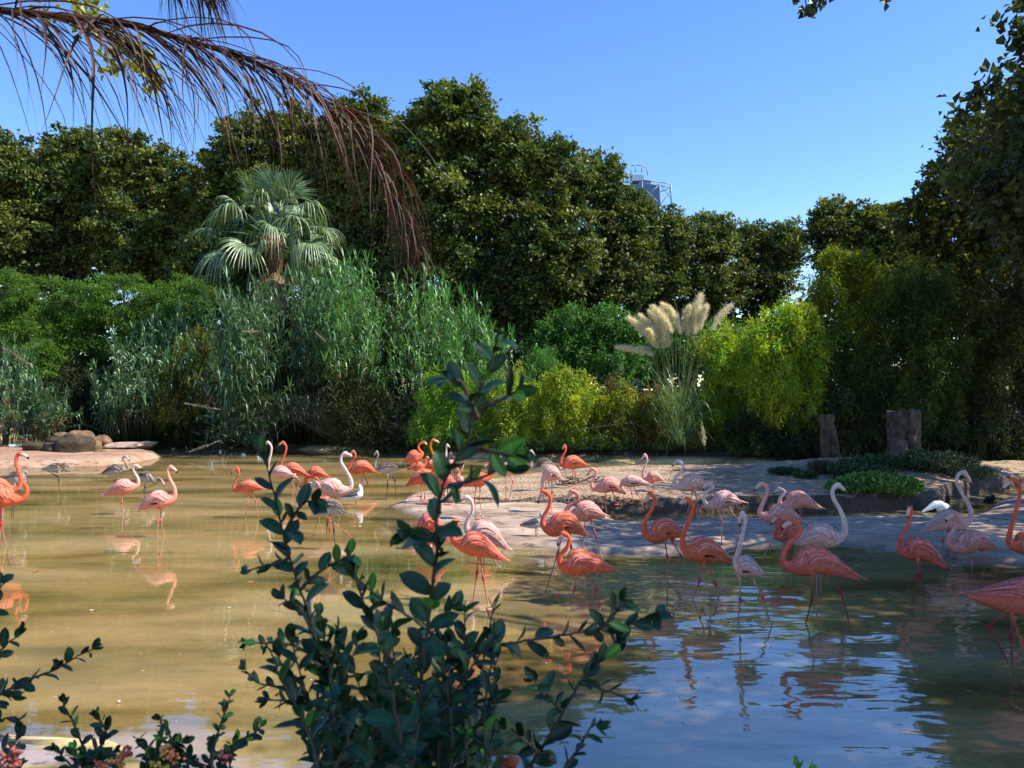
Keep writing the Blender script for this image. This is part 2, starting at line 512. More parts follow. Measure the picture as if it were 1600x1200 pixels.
xs = np.concatenate([-np.geomspace(500, 26, 14), np.arange(-25, 25, 0.4), np.geomspace(26, 500, 14)])
ys = np.concatenate([[-60, -30, -15, -8, -4], np.arange(-2, 44, 0.4), np.geomspace(45, 900, 22)])
o = grid_mesh('ground', xs, ys, h_terrain, mat_terrain()); tag(o, kind='structure')
o = grid_mesh('sand_island', np.arange(-4, 19, 0.13), np.arange(15, 27, 0.13), h_sand, mat_sand(), -2); tag(o, kind='structure')
o = grid_mesh('concrete_apron', np.arange(-4, 17, 0.12), np.arange(9.5, 20, 0.12), h_apron,
              mat_concrete('worn_concrete', (0.15, 0.10, 0.065), (0.34, 0.245, 0.17), (0.50, 0.39, 0.29)), -2); tag(o, kind='structure')
o = grid_mesh('concrete_islet', np.arange(-30, -11, 0.15), np.arange(23, 38, 0.15), h_islet,
              mat_concrete('pink_concrete', (0.22, 0.115, 0.06), (0.36, 0.21, 0.125), (0.46, 0.31, 0.215)), -2); tag(o, kind='structure')
SHORE = np.array([(-10, 3), (-10, 6.35), (-4.6, 6.3), (-3.6, 6.0), (-2.8, 5.6), (-2.0, 5.15), (-1.6, 4.6), (-1.6, 3)])
def h_shore(X, Y):
    s = sdf(SHORE, X, Y) + 0.12 * nz(X, Y, 1.3, 21)
    return np.where(s > -0.4, -0.3 + 0.38 * sstep((s + 0.3) / 0.8) + 0.01 * nz(X, Y, 3, 22) + np.clip(5.0 - Y, 0, 2) * 0.25, -9)
o = grid_mesh('concrete_shore', np.arange(-10, -1, 0.12), np.arange(3, 7, 0.12), h_shore,
              mat_concrete('grey_shore_concrete', (0.17, 0.13, 0.12), (0.27, 0.21, 0.20), (0.34, 0.28, 0.26)), -2); tag(o, kind='structure')
wv = np.array([(-61, 3.2, 0), (27, 3.2, 0), (27, 45, 0), (-61, 45, 0)], float)
o = mk('water', wv, np.array([[0, 1, 2, 3]]), mat_water()); tag(o, kind='structure')
# ------------------------------------------------------------------ foliage
def unit(v):
    return v / (np.linalg.norm(v, axis=-1, keepdims=True) + 1e-9)

def leaf_quads(P, D, N, L, Wd, fold=0.25):
    """one folded quad per leaf: base P, direction D, normal N"""
    D = unit(D); S = unit(np.cross(D, N)); N2 = np.cross(S, D)
    L = np.broadcast_to(L, (len(P),))[:, None]; Wd = np.broadcast_to(Wd, (len(P),))[:, None]
    a = P
    c = P + D * L
    mid = P + D * L * 0.45
    l = mid + S * Wd * 0.5 + N2 * Wd * fold
    r = mid - S * Wd * 0.5 + N2 * Wd * fold
    V = np.stack([a, r, c, l], 1).reshape(-1, 3)
    Q = np.arange(len(P) * 4).reshape(-1, 4)
    return V, Q

def rsphere(n):
    return unit(rng.normal(size=(n, 3)))

def crown(lobes, n_leaf, L, Wd, cols, clump=0.24, nclump=46, droop=0.0, shell=0.55, jitter=0.25, flat=0.75, wide=1.25, rv=(0.82, 0.32), mixc=0.45):
    """lobes: (x,y,z,rx,ry,rz). returns V,Q,C"""
    lobes = np.array(lobes, float)
    vol = lobes[:, 3] * lobes[:, 5]
    Ps, Ds, Ns, Cs = [], [], [], []
    cols = np.array(cols, float)
    for lb, w in zip(lobes, vol / vol.sum()):
        n = int(n_leaf * w)
        k = nclump
        dirs = rsphere(k)
        rad = (shell + (1 - shell) * rng.random(k) ** 0.7) * (rv[0] + rv[1] * rng.random(k))
        cc = lb[:3] + dirs * lb[3:6] * rad[:, None]
        cr = clump * lb[3:6].min() * (0.6 + 0.9 * rng.random(k))
        ccol = cols[rng.integers(0, len(cols), k)] * (1 + jitter * (rng.random((k, 1)) - 0.5) * 2)
        idx = rng.integers(0, k, n)
        off = np.clip(rng.normal(size=(n, 3)) * 0.52, -1.5, 1.5) * np.array([wide, wide, flat])
        P = cc[idx] + off * cr[idx][:, None]
        out = unit(off + 0.6 * dirs[idx] + np.array([0, 0, 0.5]))
        D = unit(out * 0.5 + rng.normal(size=(n, 3)) * 0.7 + np.array([0, 0, -droop]))
        N = unit(out * 0.6 + rng.normal(size=(n, 3)) * 0.6 + np.array([0, 0, 0.5]))
        Ps.append(P); Ds.append(D); Ns.append(N)
        lc = cols[rng.integers(0, len(cols), n)]
        Cs.append((ccol[idx] * (1 - mixc) + lc * mixc) * (1 + 0.7 * (rng.random((n, 1)) - 0.5)))
    P = np.vstack(Ps); n = len(P)
    V, Q = leaf_quads(P, np.vstack(Ds), np.vstack(Ns), L * (0.6 + 0.8 * rng.random(n)), Wd * (0.6 + 0.8 * rng.random(n)))
    C = np.repeat(np.clip(np.vstack(Cs), 0.004, 0.9), 4, axis=0)
    return V, Q, C

def limb_mesh(base, lobes, r0, col, n_extra=5, lean=None):
    mb = MB()
    lobes = np.array(lobes, float)
    base = np.array(base, float)
    top = lobes[:, :3].mean(0)
    zf = base[2] + (min(lb[2] - lb[5] for lb in lobes) - base[2]) * 0.75
    fork = np.array([base[0] * 0.6 + top[0] * 0.4, base[1] * 0.7 + top[1] * 0.3, max(zf, base[2] + 1.0)])
    mid = (base + fork) / 2 + rng.normal(size=3) * np.array([0.15, 0.15, 0])
    P = catmull([base, mid, fork], 5)
    mb.tube(P, np.linspace(r0, r0 * 0.7, len(P)), 9, col)
    for lb in lobes:
        c = lb[:3] + np.array([0, 0, lb[5] * 0.5])
        m = (fork + c) / 2 + rng.normal(size=3) * 0.12 * lb[3]
        P = catmull([fork, m, c], 5)
        mb.tube(P, np.linspace(r0 * 0.55, r0 * 0.12, len(P)), 7, col)
        for k in range(n_extra):
            t = rng.uniform(0.25, 0.9)
            s = P[int(t * (len(P) - 1))]
            e = lb[:3] + rsphere(1)[0] * lb[3:6] * 0.85
            mm = (s + e) / 2 + rng.normal(size=3) * 0.08 * lb[3]
            PP = catmull([s, mm, e], 3)
            mb.tube(PP, np.linspace(r0 * 0.2, r0 * 0.04, len(PP)), 5, col)
    return mb

def plobes(L, d, depth=0.8, dj=0.0):
    """pixel ellipses at distance d -> world ellipsoids"""
    out = []
    for it in L:
        px, py, rx, ry = it[:4]
        dd = d + (it[4] if len(it) > 4 else 0)
        c = W(px, py, dd)
        a, b = rx / F * dd, ry / F * dd
        out.append((c[0], c[1], c[2], a, max(0.5, min(a, b) * depth), b))
    return out

def plant(name, label, cat, lobes, n, L, Wd, cols, mat, group=None, trunk_r=0.2, bark=(0.06, 0.05, 0.035), part='crown', tname='trunk', base=None, **kw):
    lb = np.array(lobes)
    if base is None:
        bx = lb[:, 0].mean(); by = lb[:, 1].mean()
        base = (bx, by, 0)
    bz = float(ground(np.array([base[0]]), np.array([base[1]]))[0]) - 0.05
    base = np.array([base[0], base[1], bz])
    root = empty(name, base, label, cat, group)
    V, Q, C = crown(lobes, n, L, Wd, cols, **kw)
    V[:, 2] = np.maximum(V[:, 2], bz + 0.05)
    mk(part, V, Q, mat, root, C, smooth=False)
    limb_mesh(base, lobes, trunk_r, bark, 5 if n > 8000 else 3).build(tname, M['bark'], root)
    return root

G_PL = [(0.075, 0.125, 0.022), (0.045, 0.095, 0.02), (0.19, 0.22, 0.03), (0.025, 0.062, 0.018), (0.15, 0.16, 0.028)]  # the brightest tones put sunlit highlights into the leaf colour
trees = [
    ('plane tree at the left end of the back row, sky showing through its thin crown', 50, [(30, 270, 70, 66), (20, 370, 85, 80), (-50, 300, 60, 80)]),
    ('plane tree with rounded olive top just right of the leftmost one', 51, [(120, 262, 62, 60), (110, 350, 62, 85)]),
    ('plane tree with three puffy lobes behind the clipped pines', 50, [(190, 250, 52, 52), (250, 285, 48, 58), (298, 325, 40, 62), (215, 365, 78, 80), (290, 400, 62, 62)]),
    ('dark plane tree standing directly behind the fan palm', 47, [(395, 225, 62, 60), (345, 300, 48, 80), (455, 230, 60, 68), (420, 350, 100, 90), (340, 415, 70, 60)]),
    ('plane tree crossed by the tip of the dry palm frond', 46, [(565, 215, 62, 70), (600, 330, 78, 100), (545, 400, 70, 80), (512, 285, 40, 70)]),
    ('tallest plane tree of the back row, highest top against the sky', 44, [(715, 195, 78, 64), (660, 240, 60, 70), (700, 330, 100, 100), (700, 440, 100, 80)]),
    ('plane tree with sunlit right flank next to the tallest one', 44, [(800, 250, 62, 66), (865, 290, 58, 72), (850, 390, 85, 90), (810, 470, 80, 60)]),
    ('plane tree whose top hides the foot of the steel tower', 50, [(935, 290, 48, 52), (975, 350, 55, 60), (950, 430, 70, 70)]),
    ('plane tree below the steel tower right of the tower foot', 58, [(1040, 370, 48, 52), (1020, 440, 60, 55)]),
    ('plane tree between the tower and the low gap of sky', 60, [(1105, 375, 50, 50), (1110, 440, 65, 55)]),
    ('small far plane tree left of the low gap of sky', 62, [(1175, 385, 40, 40), (1225, 385, 42, 45), (1190, 440, 60, 45)]),
    ('plane tree right of the low gap of sky', 52, [(1310, 355, 52, 44), (1370, 365, 48, 52), (1320, 405, 52, 34), (1400, 420, 50, 60)]),
]
for lab, d, L in trees:
    area = sum(a * b * 3.1 for _, _, a, b in L)
    n = int(area * 0.92)
    plant('plane_tree', lab, 'tree', plobes(L, d, 0.85), n, 0.25, 0.20, G_PL, M['leaf'], 'plane trees in the row behind the pond', 0.33,
          clump=0.155, nclump=190, jitter=0.3, shell=0.35)

# belt of low trees far behind, closes the view under the crowns
lob = plobes([(x, 505 + 12 * math.sin(x), 110, 65) for x in list(range(-60, 1150, 120)) + [1330, 1450, 1570, 1680]], 62, 0.6) + plobes([(x, 575 + 8 * math.sin(x), 95, 50) for x in range(-100, 1750, 90)], 52, 0.5) + plobes([(x, 430 + 10 * math.sin(x), 75, 34) for x in (-40, 60, 150, 250, 350, 450)], 57, 0.5)
V, Q, C = crown(lob, 56000, 0.52, 0.40, [(0.03, 0.055, 0.015), (0.02, 0.04, 0.012), (0.05, 0.07, 0.018)], clump=0.3, nclump=60, shell=0.2)
o = mk('far_woodland', V, Q, M['leaf'], None, C, smooth=False); tag(o, 'low dark woodland seen between the trunks behind the plane trees', 'woodland', kind='stuff')

# trees on the right
plant('plane_tree', 'big plane tree rising to the right edge behind the dark bamboo', 'tree',
      plobes([(1450, 350, 48, 68), (1505, 275, 52, 72), (1570, 300, 80, 110), (1490, 420, 70, 70), (1640, 380, 80, 120), (1592, 205, 52, 62), (1660, 220, 70, 90)], 31, 0.9),
      44000, 0.21, 0.16, [(0.14, 0.16, 0.022), (0.09, 0.12, 0.022), (0.24, 0.19, 0.025), (0.05, 0.075, 0.02)], M['leaf'],
      'plane trees in the row behind the pond', 0.3, clump=0.19, nclump=130, jitter=0.35, shell=0.4)
NEAR_L = [(15.2, 17.5, 10.6, 3.0, 3.0, 2.6), (9.6, 13.5, 7.6, 1.5, 1.5, 1.4), (12.2, 11.5, 10.0, 2.9, 3.0, 2.0), (15.3, 14.0, 9.2, 3.2, 3.6, 2.2), (12.3, 7.6, 9.6, 2.9, 2.6, 1.9), (10.9, 5.0, 10.2, 2.6, 2.3, 1.8), (13.6, 4.6, 10.6, 2.8, 2.4, 2.0), (14.6, 8.0, 11.8, 2.6, 2.6, 1.8), (16.5, 20.5, 8.2, 3.2, 3.0, 2.6), (17.0, 9.0, 10.5, 3.0, 3.0, 2.4), (14.4, 20.0, 8.6, 2.0, 2.2, 2.2), (19.0, 24.5, 9.5, 3.2, 2.8, 3.0), (18.0, 27.0, 11.0, 2.6, 2.0, 2.0)]
plant('plane_tree', 'near plane tree whose dark boughs hang in along the top right edge', 'tree', NEAR_L, 54000, 0.21, 0.16,
      [(0.04, 0.06, 0.015), (0.03, 0.05, 0.012), (0.06, 0.075, 0.018)], M['leaf'], None, 0.42, base=(16.5, 14.5, 0), clump=0.25, nclump=50, jitter=0.3)
nearp = [o_ for o_ in bpy.data.objects if o_.get('label', '').startswith('near plane tree')][0]
BL = [(7.85, 9.3, 6.9, 1.5, 1.5, 1.3), (8.5, 10.0, 5.6, 1.25, 1.3, 1.0), (6.95, 9.2, 7.2, 0.8, 0.8, 0.8), (7.0, 9.6, 6.1, 0.75, 0.9, 0.8), (6.6, 9.9, 5.3, 0.75, 0.8, 0.5), (7.3, 10.0, 4.7, 0.9, 0.9, 0.6)]
V, Q, C = crown(BL, 15000, 0.12, 0.10, [(0.045, 0.07, 0.015), (0.03, 0.05, 0.012), (0.07, 0.09, 0.018)], clump=0.24, nclump=60, jitter=0.3, shell=0.2)
mk('low_bough_leaves', V, Q, M['leaf'], nearp, C, smooth=False)
mb = MB()
for lb in BL:
    for k in range(9):
        e = np.array(lb[:3]) + rsphere(1)[0] * np.array(lb[3:]) * 0.8
        mb.tube(catmull([(14.5, 13.5, 7.5), np.array(lb[:3]) * 0.6 + np.array([14.5, 13.5, 7.5]) * 0.4 + rng.normal(size=3) * 0.3, e], 5), np.linspace(0.09, 0.008, 11), 5, (0.05, 0.04, 0.03))
mb.build('bough', M['bark'], nearp)
# tree that overhangs the viewpoint: its twigs dip into the top of the view
OV = [(7.6, 2.6, 9.4, 2.7, 2.6, 1.7), (9.6, 4.6, 9.8, 2.4, 2.2, 1.6), (6.4, -0.4, 9.6, 2.2, 2.0, 1.5)]
ov = plant('plane_tree', 'tree overhead whose small dark twigs dip into the top edge right of centre', 'tree', OV, 9000, 0.19, 0.15,
      [(0.035, 0.055, 0.015), (0.025, 0.045, 0.012)], M['leaf'], None, 0.3, base=(9.5, 1.0, 0), clump=0.27, nclump=40)
mb = MB(); Ps = []
for (px, py, n, sp) in [(1272, 4, 26, 12), (1262, 14, 10, 6), (1381, -4, 10, 7), (1288, 0, 10, 10)]:
    for k in range(n):
        Ps.append(W(px + rng.normal() * sp * 0.7, py + rng.normal() * sp * 0.6, 9.0 + rng.normal() * 0.1))
Ps = np.array(Ps)
V, Q = leaf_quads(Ps, rng.normal(size=Ps.shape) + [0, 0, -0.7], rng.normal(size=Ps.shape) + [0, -0.6, 0.2], 0.11, 0.09)
mk('hanging_leaves', V, Q, M['leaf'], ov, np.tile((0.03, 0.04, 0.015), (len(V), 1)), smooth=False)
mb = MB()
for px, py in [(1272, 4), (1262, 12), (1381, -4)]:
    a = W(px, py, 9.0)
    mb.tube(catmull([a, a + [0.35, 0.0, 0.8], (9.6, 6.4, 9.4)], 6), np.linspace(0.006, 0.04, 13), 5, (0.05, 0.04, 0.03))
mb.build('twig', M['bark'], ov)

# ------------------------------------------------------------------ shrubs and bamboo
G_PINE = [(0.10, 0.22, 0.022), (0.075, 0.17, 0.02), (0.14, 0.25, 0.03), (0.05, 0.12, 0.02)]
def pine(label, L, d, n):
    return plant('pine_shrub', label, 'pine', plobes(L, d, 0.9), int(n * 1.35), 0.18, 0.045, G_PINE, M['bamboo'], 'bright green pines on the left bank', 0.14,
                 clump=0.2, nclump=90, jitter=0.3, shell=0.55, flat=0.6)
pine('clipped bright green pine with a flat top at the left bank', [(80, 470, 70, 42), (60, 520, 70, 45), (110, 540, 50, 45)], 38, 17000)
pine('broad bright green pine in front of the left plane trees', [(190, 470, 75, 44), (170, 525, 75, 50), (240, 500, 50, 50)], 38, 19000)
pine('darker green pine between the clipped pines and the fan palm', [(290, 475, 50, 45), (280, 530, 60, 50)], 39, 12000)
pine('olive feathery pine cut by the left edge', [(10, 460, 45, 38), (5, 510, 42, 40)], 36, 9000)
pine('small bright pine tuft low on the left bank', [(62, 560, 26, 32)], 34, 3500)
YB = [(0.33, 0.42, 0.025), (0.25, 0.36, 0.03), (0.46, 0.48, 0.03), (0.13, 0.22, 0.03)]
YG = [(0.20, 0.38, 0.04), (0.13, 0.29, 0.03), (0.30, 0.44, 0.04)]
OB = [(0.17, 0.19, 0.03), (0.13, 0.18, 0.03), (0.08, 0.13, 0.025), (0.26, 0.15, 0.045)]
DB = [(0.07, 0.125, 0.024), (0.04, 0.085, 0.02), (0.12, 0.16, 0.025)]  # shade on the lower and right-hand bamboo is put into these greens
DK = [(0.025, 0.042, 0.014), (0.018, 0.03, 0.012), (0.04, 0.055, 0.018)]  # undergrowth leaves darkened so the colour itself holds the deep shade
def bam(label, L, d, n, cols, name='bamboo_clump', cat='bamboo', Lf=0.20, Wf=0.038, grp='bamboo clumps along the far bank', **kw):
    return plant(name, label, cat, plobes(L, d, 0.8), n, Lf, Wf, cols, M['bamboo'], grp, 0.05, part='foliage', tname='stem',
                 clump=kw.get('clump', 0.23), nclump=kw.get('nclump', 100), droop=0.7, jitter=0.42, shell=0.45, flat=1.7, wide=0.75, rv=(0.72, 0.52), mixc=0.2)
bam('lime green bamboo at the foot of the tall reeds', [(700, 620, 50, 40), (690, 665, 55, 38), (745, 640, 40, 50)], 29.5, 19000, YG)
bam('yellow bamboo clump behind the blurred leafy sprout', [(805, 625, 40, 45), (800, 675, 45, 45)], 29, 12000, YB)
bam('brightest yellow bamboo clump left of the pampas grass', [(880, 610, 45, 34), (905, 640, 45, 40), (870, 670, 55, 42)], 28.5, 19000, YB)
bam('olive and rusty bamboo clump right of the brightest yellow one', [(965, 632, 35, 34), (975, 675, 42, 42)], 28.5, 12000, OB + YB[:2])
bam('rust tinged bamboo clump beneath the pampas blades', [(1035, 640, 38, 32), (1050, 680, 50, 42)], 28, 13000, OB)
bam('tall yellow green bamboo right of the pampas plumes', [(1130, 560, 48, 48), (1165, 610, 50, 60), (1125, 650, 40, 60)], 28.5, 24000, YB + YG)
bam('lime bamboo with pointed top below the gap of sky', [(1205, 530, 40, 40), (1245, 505, 34, 34), (1265, 540, 40, 50), (1205, 600, 50, 50), (1250, 620, 46, 40)], 26.9, 26000, YG + YB[:3] + YB[2:3])
bam('dark lower bamboo behind the two stumps', [(1190, 680, 60, 45), (1290, 660, 65, 60), (1390, 660, 70, 60)], 27, 22000, DB + DK)
bam('tall bamboo with golden crest over the leaning stump', [(1305, 408, 26, 20), (1340, 425, 38, 30), (1300, 455, 40, 36), (1365, 470, 36, 36), (1340, 500, 50, 44)], 27.5, 17000, [(0.30, 0.34, 0.02), (0.20, 0.27, 0.025), (0.11, 0.17, 0.02)])
bam('olive crested bamboo between the golden crest and the right trees', [(1420, 440, 34, 34), (1465, 455, 36, 40), (1440, 490, 50, 40)], 27.8, 9000, [(0.17, 0.21, 0.025), (0.09, 0.14, 0.022)])
bam('dark middle bamboo clump under the golden crest', [(1290, 540, 50, 50), (1350, 560, 60, 60), (1400, 500, 50, 60), (1330, 610, 70, 50)], 27.2, 17000, DB)
bam('dark green bamboo behind the square stump', [(1450, 480, 50, 65), (1470, 560, 70, 75), (1450, 650, 70, 65)], 26.5, 28000, DB)
bam('darkest bamboo clump at the right edge', [(1560, 480, 60, 80), (1570, 580, 70, 80), (1550, 670, 80, 55), (1650, 560, 60, 100)], 26, 30000, DB + DK)
bam('bright green ash saplings behind the yellow bamboo', [(865, 520, 34, 22), (895, 500, 34, 26), (945, 502, 36, 26), (985, 515, 34, 26), (925, 530, 44, 26), (880, 550, 60, 34), (950, 565, 60, 40)], 36, 20000, [(0.08, 0.22, 0.035), (0.04, 0.13, 0.025), (0.12, 0.27, 0.05)],
    'green_sapling', 'sapling', 0.2, 0.06, None)
bam('fresh green feathery bush above the yellow hedge', [(845, 572, 32, 32), (850, 610, 36, 30)], 33, 7000, [(0.07, 0.22, 0.04), (0.10, 0.26, 0.05)], 'feathery_bush', 'bush', 0.15, 0.03, None)
bam('low green hedge behind the pampas plumes', [(1165, 525, 45, 22), (1110, 530, 50, 28), (1180, 560, 50, 30), (1040, 550, 60, 40)], 37, 14000, [(0.05, 0.15, 0.03), (0.07, 0.19, 0.035)], 'green_hedge', 'hedge', 0.17, 0.05, None)
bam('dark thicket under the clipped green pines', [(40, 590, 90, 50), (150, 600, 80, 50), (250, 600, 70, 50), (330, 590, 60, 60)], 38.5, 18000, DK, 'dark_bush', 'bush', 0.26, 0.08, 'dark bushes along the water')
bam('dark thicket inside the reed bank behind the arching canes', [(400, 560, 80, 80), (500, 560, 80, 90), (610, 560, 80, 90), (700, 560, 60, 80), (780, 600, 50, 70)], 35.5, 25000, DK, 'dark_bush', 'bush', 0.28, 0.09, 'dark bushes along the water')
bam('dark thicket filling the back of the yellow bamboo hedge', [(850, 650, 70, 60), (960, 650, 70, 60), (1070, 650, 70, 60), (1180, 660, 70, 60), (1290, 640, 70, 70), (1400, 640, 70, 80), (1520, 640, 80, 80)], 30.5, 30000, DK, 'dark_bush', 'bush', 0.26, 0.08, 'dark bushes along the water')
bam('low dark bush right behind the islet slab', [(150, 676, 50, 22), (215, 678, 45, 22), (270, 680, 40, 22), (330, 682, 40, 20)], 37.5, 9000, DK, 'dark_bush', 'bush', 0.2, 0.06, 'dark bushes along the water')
bam('yellow flowering mimosa in front of the left reeds', [(310, 545, 42, 32), (275, 585, 45, 36), (330, 600, 36, 40), (280, 640, 50, 36)], 33.5, 14000, [(0.26, 0.25, 0.03), (0.17, 0.20, 0.03), (0.10, 0.13, 0.025)], 'mimosa_bush', 'bush', 0.13, 0.03, None)
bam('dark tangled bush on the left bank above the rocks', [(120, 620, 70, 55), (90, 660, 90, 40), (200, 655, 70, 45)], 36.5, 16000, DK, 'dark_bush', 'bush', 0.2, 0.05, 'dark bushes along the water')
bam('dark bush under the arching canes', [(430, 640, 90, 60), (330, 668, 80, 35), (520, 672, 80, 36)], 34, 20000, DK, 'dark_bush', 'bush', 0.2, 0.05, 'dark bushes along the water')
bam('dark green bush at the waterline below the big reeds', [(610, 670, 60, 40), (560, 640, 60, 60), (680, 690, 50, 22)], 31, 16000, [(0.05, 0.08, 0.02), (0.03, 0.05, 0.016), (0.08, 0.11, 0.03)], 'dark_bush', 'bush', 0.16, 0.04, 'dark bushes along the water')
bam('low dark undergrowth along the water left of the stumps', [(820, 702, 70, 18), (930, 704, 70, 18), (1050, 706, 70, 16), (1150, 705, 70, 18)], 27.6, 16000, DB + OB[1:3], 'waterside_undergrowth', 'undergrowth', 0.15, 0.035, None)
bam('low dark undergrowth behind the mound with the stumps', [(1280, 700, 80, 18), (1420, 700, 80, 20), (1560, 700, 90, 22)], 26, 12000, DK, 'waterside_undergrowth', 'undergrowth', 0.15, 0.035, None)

# ------------------------------------------------------------------ giant reeds
def blade(mb, P0, dirh, L, w, rise, droop, col, seg=5, twist=0.0):
    """an arching strap leaf; droops under its weight"""
    d = unit(np.asarray(dirh, float))
    t = np.linspace(0, 1, seg + 1)
    pts = P0 + d * (L * t * (1 - 0.25 * t * droop))[:, None] + np.array([0, 0, 1.0]) * (L * (rise * t - droop * t * t))[:, None]
    s = unit(np.cross(d, [0, 0, 1.0]) + rng.normal(size=3) * 0.25)
    ww = w * np.minimum(1, np.minimum(t * 5 + 0.35, (1 - t) * 1.7))
    V = np.vstack([pts - s * ww[:, None] / 2, pts + s * ww[:, None] / 2])
    n = seg + 1
    i = np.arange(seg)
    mb.add(V, np.stack([i, i + 1, i + 1 + n, i + n], 1), col)

def reed_clump(label, culms, cols, leafL=0.68, leafW=0.07, nl=17, group='giant reed clumps on the far bank', dead=0.12):
    c0 = culms[0][0]
    root = empty('giant_reed_clump', (c0[0], c0[1], 0), label, 'reeds', group)
    st, lf = MB(), MB()
    for (b, tip, bow) in culms:
        kc = rng.uniform(0.6, 1.35)
        b = np.array(b, float); tip = np.array(tip, float)
        mid = b * 0.45 + tip * 0.55 + np.array([0, 0, bow])
        P = catmull([b, mid, tip], 9)
        st.tube(P[::3], np.linspace(0.013, 0.004, len(P[::3])), 4, (0.10, 0.11, 0.04))
        side = rng.uniform(0, 2 * np.pi)
        n = len(P) - 1
        for k in range(nl):
            t = 0.22 + 0.78 * (k / (nl - 1)) ** 0.85
            i = min(n - 1, int(t * n)); fr = t * n - i
            p = P[i] * (1 - fr) + P[i + 1] * fr if i < n else P[-1]
            T = unit(P[min(i + 1, n)] - P[i])
            a = side + (np.pi if k % 2 else 0) + rng.normal() * 0.35
            h = np.array([math.cos(a), math.sin(a), 0])
            sc = (0.65 + 0.5 * math.sin(math.pi * min(1, t))) * (0.8 + 0.4 * rng.random())
            col = np.array(cols[rng.integers(0, len(cols))]) * (0.75 + 0.5 * rng.random()) * kc
            if t < 0.5 and rng.random() < dead * 2: col = np.array((0.30, 0.20, 0.09)) * (0.6 + 0.6 * rng.random())
            blade(lf, p, h + T * 0.5, leafL * sc, leafW, 0.75 + 0.35 * rng.random(), 0.8 + 1.0 * rng.random(), col, 4)
        # top tuft
        for k in range(4):
            a = rng.uniform(0, 2 * np.pi)
            blade(lf, P[-1], np.array([math.cos(a), math.sin(a), 0]) * 0.5 + T * 0.7, leafL * 0.7, leafW * 0.8, 1.0, 0.5, np.array(cols[0]) * 1.1, 4)
    st.build('stem', M['reed'], root, True)
    o = lf.build('foliage', M['reed'], root, True)
    return root
RG = [(0.07, 0.16, 0.06), (0.12, 0.22, 0.10), (0.05, 0.12, 0.04), (0.22, 0.32, 0.20), (0.04, 0.10, 0.04)]
RB = [(0.09, 0.24, 0.05), (0.13, 0.30, 0.07), (0.07, 0.17, 0.05), (0.22, 0.34, 0.17)]
def culms(n, xr, top, d0, d1, lean=25, front=0.0, hmin=0.25):
    """n culms between pixel columns xr; top(x) = row of the tips"""
    out = []
    cen = [(rng.uniform(*xr), rng.uniform(d0, d1)) for q in range(max(5, n // 14))]
    for k in range(n):
        cx_, cd_ = cen[rng.integers(0, len(cen))]
        px = cx_ + rng.normal() * 9; d = cd_ + rng.normal() * 0.2
        f = rng.random() ** 0.8
        tp = top(px); bot = 690
        py = tp + (bot - tp) * (1 - hmin) * (1 - f) * (0.75 if front else 0.5) + 16 * math.sin(px * 0.11 + d) + 8 * math.sin(px * 0.31)
        sp_ = rng.normal() * lean * 1.3
        tip = W(px + sp_, py + rng.normal() * 8 + abs(sp_) * 0.5, d - (1 - f) * front + rng.normal() * 0.6)
        b = W(px, 690, d + 0.5); b[2] = 0.35
        out.append((b, tip, rng.uniform(0.02, 0.26) * (tip[2] - b[2])))
    return out
def ptop(pts):
    xs_, ys_ = zip(*pts)
    return lambda x: float(np.interp(x, xs_, ys_))
topA = ptop([(330, 500), (370, 460), (410, 430), (450, 418), (520, 412), (600, 408)])
topB = ptop([(540, 412), (640, 420), (680, 432), (720, 470), (760, 500), (785, 560)])
reed_clump('tall blue green reed mass below the fan palm', culms(270, (345, 560), topA, 31, 34.5, 22, 2.2), RG)
reed_clump('bright green reed mass with long arched leaves right of the fan palm', culms(330, (520, 770), topB, 30.5, 34, 20, 2.0), RB, dead=0.2)
reed_clump('grey green reeds with upright tips left of the fan palm', culms(190, (170, 350), ptop([(150, 600), (190, 540), (235, 478), (290, 480), (350, 450)]), 32.5, 35.5, 18, 1.5), RG, 0.5)
reed_clump('drooping reeds at the left edge above the islet', culms(110, (-40, 90), ptop([(-40, 560), (30, 540), (60, 580), (95, 620)]), 31, 33.5, 14, 1.5), RG, 0.5)
# bowed canes that hang over the water
bc = []
for k in range(80):
    s = W(560 + rng.normal() * 22, 690, 31 + rng.random()); s[2] = 0.3
    ex, ey = rng.uniform(310, 420), rng.uniform(640, 700)
    e = W(ex, ey, 29.6 + rng.random() * 1.5)
    bc.append((s, e, 1.1 + 0.3 * rng.random()))
reed_clump('bowed canes arching left low over the water', bc, RG, 0.5, 0.045, 12, None)
